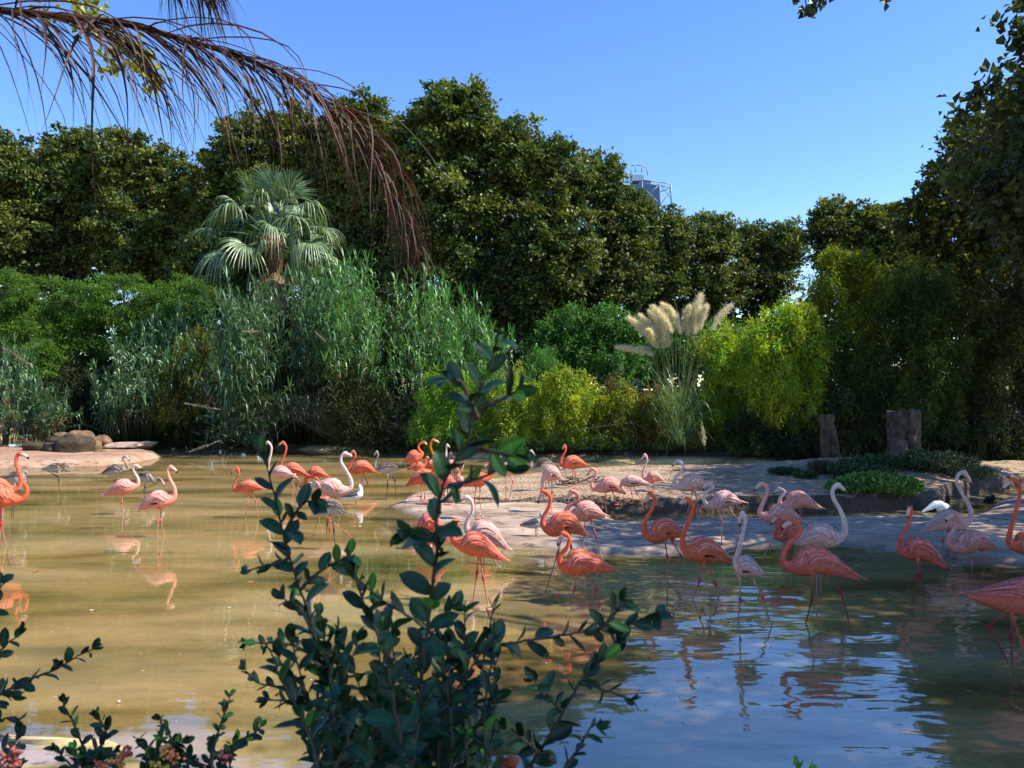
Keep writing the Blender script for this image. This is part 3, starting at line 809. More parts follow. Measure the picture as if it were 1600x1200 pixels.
# seed plumes of the reeds
def seed_head(label, p, q, w, col, cat='reed plume', name='reed_plume', group='faded reed plumes'):
    a, b = np.array(p, float), np.array(q, float)
    root = empty(name, a, label, cat, group)
    mb = MB()
    ax = unit(b - a); L = np.linalg.norm(b - a)
    mb.tube(catmull([a, (a + b) / 2, b], 4), np.linspace(0.012, 0.004, 9), 5, np.array(col) * 0.6)
    n = 260
    t = rng.random(n)
    P = a + (b - a) * t[:, None]
    D = unit(rng.normal(size=(n, 3)) * 0.5 + ax)
    V, Q = leaf_quads(P, D, rng.normal(size=(n, 3)), w * (0.5 + np.sin(np.pi * t)), 0.018)
    mb.add(V, Q, np.repeat(np.array(col) * (0.8 + 0.4 * rng.random((n, 1))), 4, axis=0))
    mb.build('head', M['plume'], root, False)
PK = (0.42, 0.27, 0.22)
for lab, x0, y0, x1, y1 in [('pale plume lying level left of the big reeds', 405, 518, 378, 518), 
                            ('faded plume hanging in the reed mass centre', 510, 535, 492, 518), ('straw plume low over the dark water', 345, 640, 288, 630),
                            ('straw plume tip touching the water by the canes', 345, 688, 296, 706), ('reddish drooping plume at the left edge', 5, 542, 48, 570),
                            ]:
    seed_head(lab, W(x0, y0, 29.5), W(x1, y1, 29.3), 0.07, PK if 'pink' in lab or 'red' in lab else (0.5, 0.42, 0.30))

# ------------------------------------------------------------------ pampas grass
pb = W(1060, 705, 27.0)
pg = empty('pampas_grass', (pb[0], pb[1], 0.3), 'pampas grass with a sheaf of cream plumes over yellow bamboo', 'pampas grass')
mb = MB()
for k in range(420):
    a = rng.uniform(0, 2 * np.pi); r = rng.random() ** 0.5 * 0.5
    p = np.array([pb[0] + r * math.cos(a), pb[1] + r * math.sin(a) - 0.3, 0.6 + rng.random() * 1.7])
    h = np.array([math.cos(a), math.sin(a) * 0.8, 0])
    L = rng.uniform(1.1, 2.1)
    blade(mb, p, h * rng.uniform(0.15, 0.7) + [0, 0, 0.001], L * rng.uniform(0.4, 0.9), 0.022, rng.uniform(1.0, 2.2), rng.uniform(0.6, 2.0), np.array((0.11, 0.19, 0.06)) * (0.6 + 0.8 * rng.random()), 6)
mb.build('blades', M['reed'], pg)
PL = [(1030, 545, 990, 492, 15), (1040, 545, 1012, 488, 14), (1048, 540, 1022, 482, 14), (1030, 540, 1003, 500, 13), (1036, 535, 1046, 478, 13), (1050, 520, 1030, 475, 14), (1055, 518, 1042, 470, 13),
      (1064, 522, 1056, 474, 12), (1071, 520, 1068, 474, 12), (1086, 522, 1082, 470, 13), (1090, 518, 1086, 456, 14), (1094, 515, 1098, 474, 12), (1076, 525, 1074, 480, 10),
      (1112, 516, 1134, 473, 11), (1008, 552, 973, 538, 10), (1022, 540, 1016, 512, 12), (1045, 542, 1036, 508, 12), (1020, 556, 1004, 540, 8)]
for (x0, y0, x1, y1, w) in PL:
    a, b = W(x0, y0, 26.8 + rng.normal() * 0.15), W(x1, y1, 26.8 + rng.normal() * 0.15)
    ax = unit(b - a)
    m = MB()
    m.tube(catmull([np.array([pb[0] + rng.normal() * 0.15, pb[1], 0.8]), np.array([pb[0] * 0.45 + a[0] * 0.55, pb[1], a[2] * 0.6]), a, b], 4), np.linspace(0.012, 0.004, 13), 5, (0.40, 0.36, 0.2))
    n = 1300
    t = rng.random(n) ** 0.9
    P = a + (b - a) * t[:, None] + rng.normal(size=(n, 3)) * 0.03
    sdv = np.array([np.sign(x1 - 1062) * 0.16 + rng.normal() * 0.05, rng.normal() * 0.08, -0.10])
    P = P + sdv * (t ** 2)[:, None]
    D = unit(ax + rsphere(n) * 0.8 + sdv * 1.5 * t[:, None])
    prof = (0.35 + np.sin(np.pi * np.clip(t * 0.85 + 0.08, 0, 1))) * w / F * 27 * 0.66
    V, Q = leaf_quads(P, D, rng.normal(size=(n, 3)), prof * rng.uniform(0.5, 1.25, n), 0.010)
    m.add(V, Q, np.repeat(np.array((0.92, 0.86, 0.60)) * (0.8 + 0.3 * rng.random((n, 1))), 4, axis=0))
    m.build('plume', M['plume'], pg, False)
for lab, x0, y0, x1, y1 in [('slim pale plume hanging by the dark bamboo under the pampas grass', 1096, 660, 1100, 695)]:
    seed_head(lab, W(x0, y0, 26.3), W(x1, y1, 26.3), 0.12, (0.6, 0.58, 0.35), 'grass plume', 'grass_plume', None)
# tall loose grasses left of the bamboo
mb = MB(); gb = W(835, 690, 30.5)
gr = empty('tall_grass_tuft', (gb[0], gb[1], 0.3), 'thin tall grass tuft between the reeds and the yellow bamboo', 'grass tuft')
for k in range(160):
    p = np.array([gb[0] + rng.normal() * 0.6, gb[1] + rng.normal() * 0.2, 0.5 + rng.random() * 1.0])
    a = rng.uniform(0, 6.28)
    blade(mb, p, (math.cos(a), math.sin(a), 0), 0.7 * rng.uniform(0.5, 1), 0.02, rng.uniform(2.5, 4.2), rng.uniform(0.6, 1.8), np.array((0.14, 0.24, 0.07)) * (0.6 + 0.8 * rng.random()), 5)
mb.build('blades', M['reed'], gr)

# ------------------------------------------------------------------ fan palm
def fan_frond(root, base, direction, petL, fanR, cols, mat, name='frond', nseg=26, droop=0.9, spread=2.3):
    d = unit(np.asarray(direction, float))
    side = unit(np.cross(d, [0, 0, 1.0])); up = np.cross(side, d)
    rl = rng.normal() * 0.55; side, up = side * math.cos(rl) + up * math.sin(rl), up * math.cos(rl) - side * math.sin(rl)
    mb = MB()
    h = base + d * petL * 0.5 + np.array([0, 0, 0.06 * petL]); hub = base + d * petL
    mb.tube(catmull([base, h, hub], 4), np.linspace(0.035, 0.018, 9), 5, np.array(cols[0]) * 1.2)
    for k in range(nseg):
        a = (k / (nseg - 1) - 0.5) * spread * 1.25
        dd = unit(d * math.cos(a) + side * math.sin(a) + up * 0.18 * abs(math.sin(a)))
        L = fanR * (0.72 + 0.28 * math.cos(a * 0.7)) * rng.uniform(0.9, 1.1)
        t = np.linspace(0, 1, 7)
        dr = droop * rng.uniform(0.6, 1.3)
        z = -dr * L * np.clip(t - 0.35, 0, 1) ** 1.7 * 1.5
        fwd = L * (t - 0.28 * dr * np.clip(t - 0.45, 0, 1) ** 2)
        pts = hub + dd * fwd[:, None] + np.array([0, 0, 1.0]) * z[:, None]
        s = unit(np.cross(dd, up) + rng.normal(size=3) * 0.1)
        ww = L * spread / nseg * 1.15 * np.array([0.08, 0.34, 0.62, 0.6, 0.36, 0.2, 0.03])
        c = np.array(cols[rng.integers(0, len(cols))]) * rng.uniform(0.8, 1.2)
        mid = pts + up * (ww * 0.25)[:, None]
        V = np.vstack([pts - s * ww[:, None] / 2, mid, pts + s * ww[:, None] / 2])
        i = np.arange(6)
        mb.add(V, np.vstack([np.stack([i, i + 1, i + 8, i + 7], 1), np.stack([i + 7, i + 8, i + 15, i + 14], 1)]), c)
    return mb.build(name, mat, root, False)
pc = W(430, 378, 36)
fp = empty('fan_palm', (pc[0], pc[1], 0.3), 'fan palm with drooping grey green fronds rising out of the reeds', 'palm')
mb = MB()
zz = np.linspace(0.3, pc[2], 14)
mb.tube(np.stack([np.full(14, pc[0]) + 0.05 * np.sin(zz * 3), np.full(14, pc[1]), zz], 1), 0.30 + 0.05 * rng.random(14), 12, (0.12, 0.07, 0.04))
mb.build('trunk', M['bark'], fp)
PGc = [(0.11, 0.18, 0.07), (0.17, 0.25, 0.11), (0.08, 0.15, 0.04), (0.25, 0.32, 0.18)]
PDc = [(0.30, 0.19, 0.09), (0.22, 0.13, 0.06), (0.36, 0.26, 0.13)]
nf = 40
for k in range(nf):
    a = k * 2.39996
    el = 1.4 - 1.85 * (k / nf) ** 0.85 + rng.normal() * 0.12
    d = np.array([math.cos(a) * math.cos(el), math.sin(a) * math.cos(el), math.sin(el)])
    fan_frond(fp, pc + d * 0.25, d, rng.uniform(1.3, 2.3), rng.uniform(1.3, 1.7), PGc, M['palm'], droop=rng.uniform(0.5, 1.3) if el < 1.0 else 0.3)
for k in range(28):
    a = k * 2.39996 + 0.4
    z = pc[2] - 0.4 - 2.6 * (k / 28)
    d = np.array([math.cos(a) * 0.5, math.sin(a) * 0.5, -0.85])
    fan_frond(fp, np.array([pc[0], pc[1], z]) + d * 0.3, d, rng.uniform(0.5, 0.9), rng.uniform(0.8, 1.1), PDc, M['dry'], 'dead_frond', 16, 0.8, 1.6)
# orange seed strands
mb = MB()
for k in range(40):
    s = pc + np.array([0.25 + rng.normal() * 0.25, -0.7, 0.1 + rng.normal() * 0.15])
    e = s + np.array([rng.normal() * 0.2, -0.3, -1.4 * rng.uniform(0.5, 1.1)])
    mb.tube(catmull([s, (s + e) / 2 + [rng.normal() * 0.1, -0.15, 0.1], e], 3), 0.009, 4, (0.42, 0.22, 0.08))
mb.build('seed_strands', M['dry'], fp)
# ------------------------------------------------------------------ overhanging dry frond
def leaflet_mesh(L, bend, kink, w, seed):
    r = np.random.default_rng(seed)
    t = np.linspace(0, 1, 10)
    x = L * 0.62 * (1 - (1 - t) ** (1.6 + bend)); z = -L * (0.06 * t + 0.80 * t ** (1.35 + 0.5 * bend))
    x = x + L * 0.05 * np.sin(t * 5 + kink) * t + L * kink * 0.04 * np.clip(t - 0.8, 0, 1)
    y = L * 0.05 * np.sin(t * 4 + kink * 2) * t
    P = np.stack([x, y, z], 1)
    ww = w * np.minimum(1, np.minimum(0.45 + t * 4, (1 - t) * 1.6 + 0.08))
    tw = t * r.uniform(-1.5, 1.5) + r.uniform(-0.6, 0.6)
    s = np.stack([0 * t, np.cos(tw), np.sin(tw)], 1)
    T = unit(np.gradient(P, axis=0)); nrm = np.cross(s, T)
    V = np.vstack([P - s * ww[:, None] / 2, P + nrm * (ww * 0.3)[:, None], P + s * ww[:, None] / 2])
    n = 10; i = np.arange(n - 1)
    Q = np.vstack([np.stack([i, i + 1, i + n + 1, i + n], 1), np.stack([i + n, i + n + 1, i + 2 * n + 1, i + 2 * n], 1)])
    c0 = np.array((0.055, 0.024, 0.013)) * r.uniform(0.6, 1.3)
    c = c0 * (1 + 0.6 * np.tile(t, 3)[:, None])
    return mk_mesh('leaflet', V, Q, M['dry'], c)

def frond(name, label, pts, d0, d1, n, Lr, seedbase, w=0.013, colk=1.0, spread=0.9, flk=1.0):
    P = []
    for k, (px, py) in enumerate(pts):
        P.append(W(px, py, d0 + (d1 - d0) * k / (len(pts) - 1)))
    P = catmull(P, 8)
    root = empty(name, P[0], label, 'palm frond')
    mb = MB()
    mb.tube(P, np.linspace(0.024, 0.004, len(P)), 7, np.array((0.06, 0.028, 0.015)) * colk)
    mb.build('rachis', M['dry'], root)
    ms = [leaflet_mesh(1.0, b, kk, w / 0.75, seedbase + i) for i, (b, kk) in enumerate([(0.0, 0.3), (0.3, 1.2), (0.5, -0.8), (0.2, 2.0), (0.7, 0.0), (0.1, -1.5), (0.4, 2.6), (0.9, 1.0)])]
    cum = np.linspace(0.02, 1, n)
    for k, t in enumerate(cum):
        f = t * (len(P) - 1.001); i = int(f)
        p = P[i] + (P[i + 1] - P[i]) * (f - i)
        T = unit(P[i + 1] - P[i])
        o = link(bpy.data.objects.new('leaflet', ms[rng.integers(0, len(ms))]), root)
        L = Lr(t) * rng.uniform(0.7, 1.15)
        ang = math.atan2(T[1], T[0]) + rng.normal() * spread * 0.55 + (1 if k % 2 else -1) * rng.uniform(0.1, spread)
        o.location = tuple(p - np.array(root.location))
        fl = rng.uniform(0.5, 1.5) * flk * (1 if t < 0.6 else 1 - 1.6 * (t - 0.6))
        o.scale = (L * fl, L, L * rng.uniform(0.85, 1.1))
        o.rotation_euler = (rng.normal() * 0.15, -0.25 * max(0, T[2] + 0.2) + rng.normal() * 0.12, ang)
    return root
RP = [(-90, -2), (0, 14), (60, 20), (120, 26), (180, 33), (240, 47), (300, 64), (350, 78), (400, 96), (450, 122), (500, 158), (540, 196), (572, 240), (600, 290), (622, 335), (640, 378), (652, 412)]
frond('dry_palm_frond', 'long dry brown palm frond arching down from the top left corner', RP, 4.4, 5.2, 290,
      lambda t: 1.12 * (1 - 0.42 * t) if t < 0.75 else 0.75 * (1 - 0.72 * (t - 0.75) / 0.25) + 0.08, 100, 0.0135)
frond('palm_frond_tip', 'dark palm frond tip hanging straight down from the top edge', [(225, -70), (255, -45), (290, -38), (315, -45), (335, -60)], 4.0, 4.2, 120,
      lambda t: 0.34 + 0.2 * math.sin(t * 3.1), 200, 0.022, 0.35, 0.3, 0.3)
# the palm both fronds belong to stands just outside on the left; its crown shaft is out of view
# sprig of plane leaves behind the frond
b0 = W(40, -60, 9)
sp = empty('plane_branch', b0, 'yellow green plane tree sprigs hanging behind the dry frond', 'branch')
mb = MB(); PP = []
for pts, n in [([(60, -30), (75, 8), (45, 25)], 26), ([(100, -30), (115, 8), (140, 25)], 40), ([(90, -20), (140, 30), (160, 70), (168, 108)], 60), ([(110, -20), (180, 50), (215, 80), (232, 105), (235, 140)], 150), ([(180, 50), (200, 85), (192, 100)], 30), ([(120, -30), (145, 10), (150, 40)], 30)]:
    path = catmull([W(x, y, 9 + 0.2 * rng.normal()) for x, y in pts], 6)
    mb.tube(path, np.linspace(0.012, 0.004, len(path)), 5, (0.08, 0.06, 0.04))
    for k in range(n):
        t = 0.25 + 0.75 * rng.random()
        PP.append(path[int(t * (len(path) - 1))] + rng.normal(size=3) * 0.075)
mb.build('twig', M['bark'], sp)
PP = np.array(PP)
V, Q = leaf_quads(PP, rng.normal(size=PP.shape) + [0, 0, -0.8], rng.normal(size=PP.shape) + [0.5, -0.4, 0.5], 0.10, 0.085)
C = np.repeat(np.array([(0.26, 0.28, 0.035)]) * rng.uniform(0.5, 1.4, (len(PP), 1)), 4, axis=0)
mk('leaves', V, Q, M['leaf'], sp, C, smooth=False)

# ------------------------------------------------------------------ steel tower
d = 300.0
tb = W(1016, 608, d)
tw = empty('steel_tower', (tb[0], tb[1], 0), 'far glass tower with white steel lattice above the trees', 'tower')
mb = MB(); GC = (0.05, 0.12, 0.24)
def tbx(mb, x0, y0, x1, y1, dz0, dz1, col):
    a = W(x0, y0, d); b = W(x1, y1, d)
    mb.box(((a[0] + b[0]) / 2, d + (dz0 + dz1) / 2, (a[2] + b[2]) / 2), (abs(b[0] - a[0]) / 2, (dz1 - dz0) / 2, abs(a[2] - b[2]) / 2), col)
tbx(mb, 985, 287, 1032, 607, 0, 14, GC); mb.build('glass_core', M['steel'], tw, False)
mb = MB(); tbx(mb, 1000, 279, 1019, 285, 2, 10, (0.05, 0.10, 0.20)); tbx(mb, 990, 270, 1008, 279.5, 2, 10, (0.30, 0.42, 0.55)); mb.build('roof_block', M['steel'], tw, False)
mb = MB(); SC = (0.24, 0.31, 0.40)
def bar(x0, y0, x1, y1, y=-3.0, r=0.22):
    a = W(x0, y0, d); b = W(x1, y1, d); a[1] += y; b[1] += y
    mb.tube([a, (a + b) / 2, b], r, 6, SC)
bar(1002, 284, 1028, 287); bar(1028, 287, 1046, 290.5); bar(1002, 289, 1028, 292); bar(1028, 292, 1046, 296)
for yy in (0, 40, 80, 120, 160, 200, 240, 280):
    bar(1029, 286 + yy, 1029, 326 + yy, r=0.3); bar(1046, 290 + yy, 1047, 326 + yy, r=0.3); bar(1002, 286 + yy, 1002, 326 + yy)
    bar(1029, 290 + yy, 1008, 311 + yy); bar(1008, 300 + yy, 1029, 321 + yy); bar(1030, 292 + yy, 1046, 312 + yy, r=0.15); bar(1046, 296 + yy, 1030, 302 + yy, r=0.2); bar(1046, 300 + yy, 1030, 322 + yy, r=0.15)
for x0, y0, x1, y1 in [(985, 262, 992, 260), (992, 260, 1009, 264), (1009, 264, 1010, 276), (992, 260, 991, 272), (1001, 262, 1001, 272), (985, 262, 984, 275)]:
    bar(x0, y0, x1, y1, r=0.2)
mb.build('lattice', M['steel'], tw)

# ------------------------------------------------------------------ rocks, stumps, driftwood, ground cover
def rock(label, px, py, rx, ry, d=None, col=(0.20, 0.14, 0.09), seed=0, group='boulders piled on the concrete islet', name='boulder'):
    if d is None: d = 31.0
    c = W(px, py, d)
    r = np.random.default_rng(seed)
    u = np.linspace(0, np.pi, 13); v = np.linspace(0, 2 * np.pi, 20, endpoint=False)
    U, Vv = np.meshgrid(u, v, indexing='ij')
    S = np.stack([np.sin(U) * np.cos(Vv), np.sin(U) * np.sin(Vv), np.cos(U)], -1).reshape(-1, 3)
    S = np.sign(S) * np.abs(S) ** 0.8
    a, b = rx * 1.05 / F * d, ry * 1.3 / F * d
    k = 1 + 0.38 * vnoise(S, 1.4, seed) + 0.2 * vnoise(S, 3.2, seed + 1) + 0.08 * vnoise(S, 7, seed + 2)
    Vt = S * k[:, None] * np.array([a, a * 0.8, b])
    Vt[:, 2] = np.where(Vt[:, 2] > 0.9 * b, 0.9 * b + (Vt[:, 2] - 0.9 * b) * 0.5, Vt[:, 2])
    nv = 20
    i, j = np.meshgrid(np.arange(12), np.arange(nv), indexing='ij'); i, j = i.ravel(), j.ravel()
    Q = np.stack([i * nv + j, (i + 1) * nv + j, (i + 1) * nv + (j + 1) % nv, i * nv + (j + 1) % nv], 1)
    cc = np.array(col) * (1 + 0.3 * vnoise(S, 3, seed + 5))[:, None]
    me = mk_mesh(name, Vt, Q, M['rock'], cc)
    o = link(bpy.data.objects.new(name, me)); o.location = tuple(c)
    return tag(o, label, 'rock', group)
BR = (0.17, 0.11, 0.065); DBk = (0.06, 0.045, 0.03)
rock('squat dark boulder at the left end of the islet pile', 54, 702, 15, 10, 29.3, DBk, 1)
rock('dark round boulder second from left in the islet pile', 82, 705, 14, 10, 29.0, DBk, 2)
rock('large dark wedge boulder in the middle of the islet pile', 118, 702, 26, 15, 29.0, DBk, 3)
rock('flat tan boulder on the back left of the islet pile', 97, 683, 10, 6, 30.5, BR, 4)
rock('tallest tan boulder at the back of the islet pile', 124, 688, 16, 12, 30.2, BR, 5)
rock('tan slab boulder sloping right in the islet pile', 142, 698, 14, 12, 29.6, BR, 6)
rock('rounded tan boulder at the right end of the islet pile', 160, 690, 11, 8, 30.0, BR, 7)
rock('small tan stone in front at the right foot of the pile', 157, 706, 9, 3, 28.6, BR, 8)
rock('low dark boulder behind the left pair in the pile', 88, 690, 14, 8, 30.3, DBk, 9)
rock('flat pale stone slab right of the islet boulders', 205, 697, 34, 5, 30.5, (0.34, 0.25, 0.19), 10, None, 'stone_slab')

def stump(label, x0, y0, x1, y1, wpx, d, name, col, seed):
    """upright weathered trunk piece from pixel (x1,y1) at the ground to (x0,y0) on top"""
    a, b = W(x1, y1, d), W(x0, y0, d)
    g = float(ground(np.array([a[0]]), np.array([a[1]]))[0]); a[2] = g - 0.1
    root = empty(name, (a[0], a[1], g), label, 'tree stump')
    n, m = 40, 26
    t = np.linspace(0, 1, m)
    R = wpx / F * d / 2
    an = np.arange(n) * 2 * np.pi / n
    V = []
    for k in range(m):
        c = a + (b - a) * t[k]
        flare = 1 + 0.55 * np.exp(-t[k] * 7)
        dirs = np.stack([np.cos(an), np.sin(an), np.full(n, t[k] * 2)], 1)
        groove = np.abs(vnoise(dirs * [1, 1, 0.3], 2.4, seed))
        rr = R * flare * (0.9 + 0.12 * vnoise(dirs, 1.5, seed + 1) - 0.28 * (groove < 0.10) + 0.05 * vnoise(dirs, 6, seed + 3))
        z = 0.22 * R * vnoise(dirs, 2.2, seed + 2) * max(0, t[k] - 0.8) / 0.2
        V.append(c + np.stack([np.cos(an) * rr, np.sin(an) * rr, z], 1))
    V.append(b[None] + [[0, 0, -0.03]])
    V = np.vstack(V)
    i, j = np.meshgrid(np.arange(m - 1), np.arange(n), indexing='ij'); i, j = i.ravel(), j.ravel()
    Q = np.stack([i * n + j, i * n + (j + 1) % n, (i + 1) * n + (j + 1) % n, (i + 1) * n + j], 1)
    j = np.arange(n)
    mk('bark', V, Q, M['bark'], root, np.array(col) * ((1 + 0.3 * vnoise(V, 2.5, seed + 7)) * (0.35 + 0.65 * sstep(np.abs(vnoise((V - a) * [1, 1, 0.35], 4.0, seed)) / 0.16)))[:, None], True)
    Vt = np.vstack([V[(m - 1) * n:(m) * n] + [0, 0, 0.003], V[-1:] + [0, 0, 0.003]])
    mk('cut_top', Vt, np.stack([j, (j + 1) % n, np.full(n, n)], 1), M['bark'], root, np.tile(np.array(col) * 1.6, (n + 1, 1)), False)
    return root
stump('slim leaning grey stump on the mound, left of the square one', 1291, 649, 1299, 728, 26, 22.5, 'leaning_stump', (0.075, 0.055, 0.042), 11)
stump('thick square topped stump with peeling bark on the mound', 1413, 642, 1413, 722, 52, 22.8, 'broad_stump', (0.09, 0.072, 0.058), 12)

def cover(label, L, n, cols, Lf=0.05, Wf=0.035, name='ground_cover', cat='ground cover', up=0.8):
    """leafy mats: (px,py,rx,ry) patches on the ground seen in the picture"""
    Ps = []
    for (px, py, rx, ry) in L:
        h = hit(px, py + ry, 12, 40)
        d = h[1]
        c = W(px, py, d)
        k = int(n * rx * ry / sum(a * b for _, _, a, b in L))
        o = rsphere(k) * (rng.random(k) ** 0.4)[:, None] * [rx / F * d, rx / F * d * 0.6, ry / F * d]
        P = c + o
        g = ground(P[:, 0], P[:, 1])
        P[:, 2] = np.maximum(P[:, 2], g + 0.01)
        Ps.append(P)
    P = np.vstack(Ps)
    root = empty(name, (P[:, 0].mean(), P[:, 1].mean(), 0.3), label, cat)
    k = len(P)
    V, Q = leaf_quads(P, rng.normal(size=(k, 3)) + [0, 0, up], rng.normal(size=(k, 3)) + [0, 0, 1], Lf * rng.uniform(0.6, 1.4, k), Wf * rng.uniform(0.6, 1.4, k))
    C = np.repeat(np.array(cols)[rng.integers(0, len(cols), k)] * rng.uniform(0.6, 1.4, (k, 1)), 4, axis=0)
    o = mk('foliage', V, Q, M['leaf'], root, C, smooth=False)
    mb = MB()
    for q in range(40):
        p = P[rng.integers(0, k)]
        mb.tube([p, p + [rng.normal() * 0.1, rng.normal() * 0.05, -0.08], p + [rng.normal() * 0.2, rng.normal() * 0.1, -0.25]], 0.006, 4, (0.07, 0.05, 0.03))
    mb.build('stem', M['bark'], root)
cover('bright leafy ground cover hanging over the front edge of the mound', [(1370, 755, 62, 15), (1330, 760, 40, 10), (1405, 762, 36, 13)], 7000, [(0.12, 0.24, 0.04), (0.08, 0.17, 0.03), (0.17, 0.28, 0.05)], 0.09, 0.06)
cover('dark trailing ground cover between the two stumps', [(1350, 738, 50, 12), (1370, 722, 60, 10), (1320, 735, 30, 12)], 4200, [(0.04, 0.09, 0.025), (0.03, 0.06, 0.02)], 0.09, 0.05)
cover('twiggy scrub to the right of the square stump', [(1470, 722, 60, 16), (1430, 718, 30, 16), (1520, 738, 40, 10)], 4500, [(0.09, 0.12, 0.04), (0.05, 0.08, 0.03), (0.14, 0.16, 0.07)], 0.08, 0.05)
cover('low dark weeds at the left tip of the mound', [(1225, 736, 28, 5), (1260, 742, 22, 5)], 1600, [(0.05, 0.10, 0.03), (0.03, 0.06, 0.02)], 0.07, 0.045)
cover('dry brown root litter at the foot of the leaning stump', [(1285, 730, 22, 9)], 1400, [(0.10, 0.07, 0.05), (0.15, 0.11, 0.08)], 0.14, 0.02)

def sticks(label, px, py, w, n, seed):
    r = np.random.default_rng(seed)
    h = hit(px, py, 10, 40)
    root = empty('driftwood_pile', h, label, 'driftwood')
    for k in range(n):
        c = h + np.array([r.normal() * w, r.normal() * w * 0.4, 0.04 + 0.10 * r.random()])
        a = r.uniform(0, np.pi); L = r.uniform(0.15, 0.4)
        v = np.array([math.cos(a), math.sin(a) * 0.5, r.normal() * 0.25]) * L
        mb = MB(); mb.tube(catmull([c - v, c + r.normal(size=3) * 0.04, c + v], 3), np.linspace(0.025, 0.012, 7), 6, (0.13, 0.11, 0.09))
        mb.build('stick', M['bark'], root)
sticks('dark heap of driftwood sticks behind the paired flamingos on the sand', 900, 756, 0.35, 16, 5)

# dry leaves and white feathers floating or lying about
def scatter_leaf(name, label, cat, px, py, size, col, group=None):
    h = hit(px, py, 4, 30)
    t = np.linspace(-1, 1, 5)
    V = []
    for k, s in enumerate(t):
        w = size * 0.4 * (1 - s * s) + 0.002
        V += [(s * size, -w, 0.012 + 0.25 * size * abs(s)), (s * size, 0, 0.006), (s * size, w, 0.012 + 0.2 * size * s * s)]
    V = np.array(V); Q = []
    for k in range(4):
        Q += [(3 * k, 3 * k + 3, 3 * k + 4, 3 * k + 1), (3 * k + 1, 3 * k + 4, 3 * k + 5, 3 * k + 2)]
    me = mk_mesh(name, V, np.array(Q), M['dry'], np.tile(col, (15, 1)))
    o = link(bpy.data.objects.new(name, me)); o.location = tuple(h + [0, 0, 0.004]); o.rotation_euler = (0, 0, rng.uniform(0, 6))
    tag(o, label, cat, group)
for px, py, lab in [(57, 894, 'small orange leaf floating near the left flamingo reflections'), (394, 911, 'orange leaf floating left of the leafy shrub tip'), (1590, 1110, 'orange leaf floating at the right edge of the water')]:
    scatter_leaf('floating_leaf', lab, 'leaf', px, py, 0.05, (0.50, 0.20, 0.05))
for px, py, lab in [(359, 951, 'white feather floating between the shrub and left reflections'), (188, 1098, 'white feather floating above the berry shrub'), (145, 955, 'white feather floating in the left murky shallows'), (112, 752, 'white feather floating beside the sleeping grey bird')]:
    scatter_leaf('floating_feather', lab, 'feather', px, py, 0.022, (0.85, 0.85, 0.8))

# specks of scum and down on the water, pebbles on the island
def flecks(name, label, cat, n, xr, yr, size, cols, water=True):
    X = rng.uniform(*xr, n); Y = yr[0] + (yr[1] - yr[0]) * rng.random(n) ** 1.4
    cl = vnoise(np.stack([X, Y * 1.0, 0 * X], 1), 0.5, 31) + 0.6 * vnoise(np.stack([X, Y, 0 * X], 1), 1.7, 32)
    g = ground(X, Y)
    ok = (cl > 0.15) & (g < 0 if water else g > 0.08)
    X, Y, g = X[ok], Y[ok], g[ok]; n = len(X)
    mb = MB(); a = rng.uniform(0, 6.28, n); s = size * rng.uniform(0.4, 1.3, n)
    if water:
        P = np.stack([X, Y, np.full(n, 0.004)], 1)
        D = np.stack([np.cos(a), np.sin(a), 0 * a], 1)
        V, Q = leaf_quads(P, D, np.tile((0, 0, 1.0), (n, 1)), s, s * 0.6, 0.05)
        mb.add(V, Q, np.repeat(np.array(cols)[rng.integers(0, len(cols), n)], 4, axis=0))
        o = mb.build(name, M['dry'])
    else:
        oc = np.array([(1, 0, 0), (0, 1, 0), (-1, 0, 0), (0, -1, 0), (0, 0, 1), (0, 0, -0.6)], float)
        of = np.array([(0, 1, 4), (1, 2, 4), (2, 3, 4), (3, 0, 4), (1, 0, 5), (2, 1, 5), (3, 2, 5), (0, 3, 5)])
        V = np.concatenate([oc * s[i] * rng.uniform(0.5, 1.1, 3) * [1, 1, 0.7] + [X[i], Y[i], g[i]] for i in range(n)])
        Fc = np.concatenate([of + 6 * i for i in range(n)])
        mb.add(V, Fc, np.repeat(np.array(cols)[rng.integers(0, len(cols), n)], 6, axis=0))
        o = mb.build(name, M['rock'])
    tag(o, label, cat, kind='stuff')
flecks('floating_debris', 'fine specks of scum and down on the shallow water', 'debris', 2600, (-14, 6), (6, 24), 0.020, [(0.75, 0.72, 0.6), (0.35, 0.28, 0.12), (0.10, 0.10, 0.04), (0.6, 0.35, 0.25)])
flecks('pebbles', 'scattered pebbles and droppings on the sand island', 'pebbles', 5200, (-3, 15), (13, 24), 0.030, [(0.30, 0.24, 0.18), (0.12, 0.09, 0.07), (0.55, 0.5, 0.44), (0.2, 0.15, 0.1)], False)
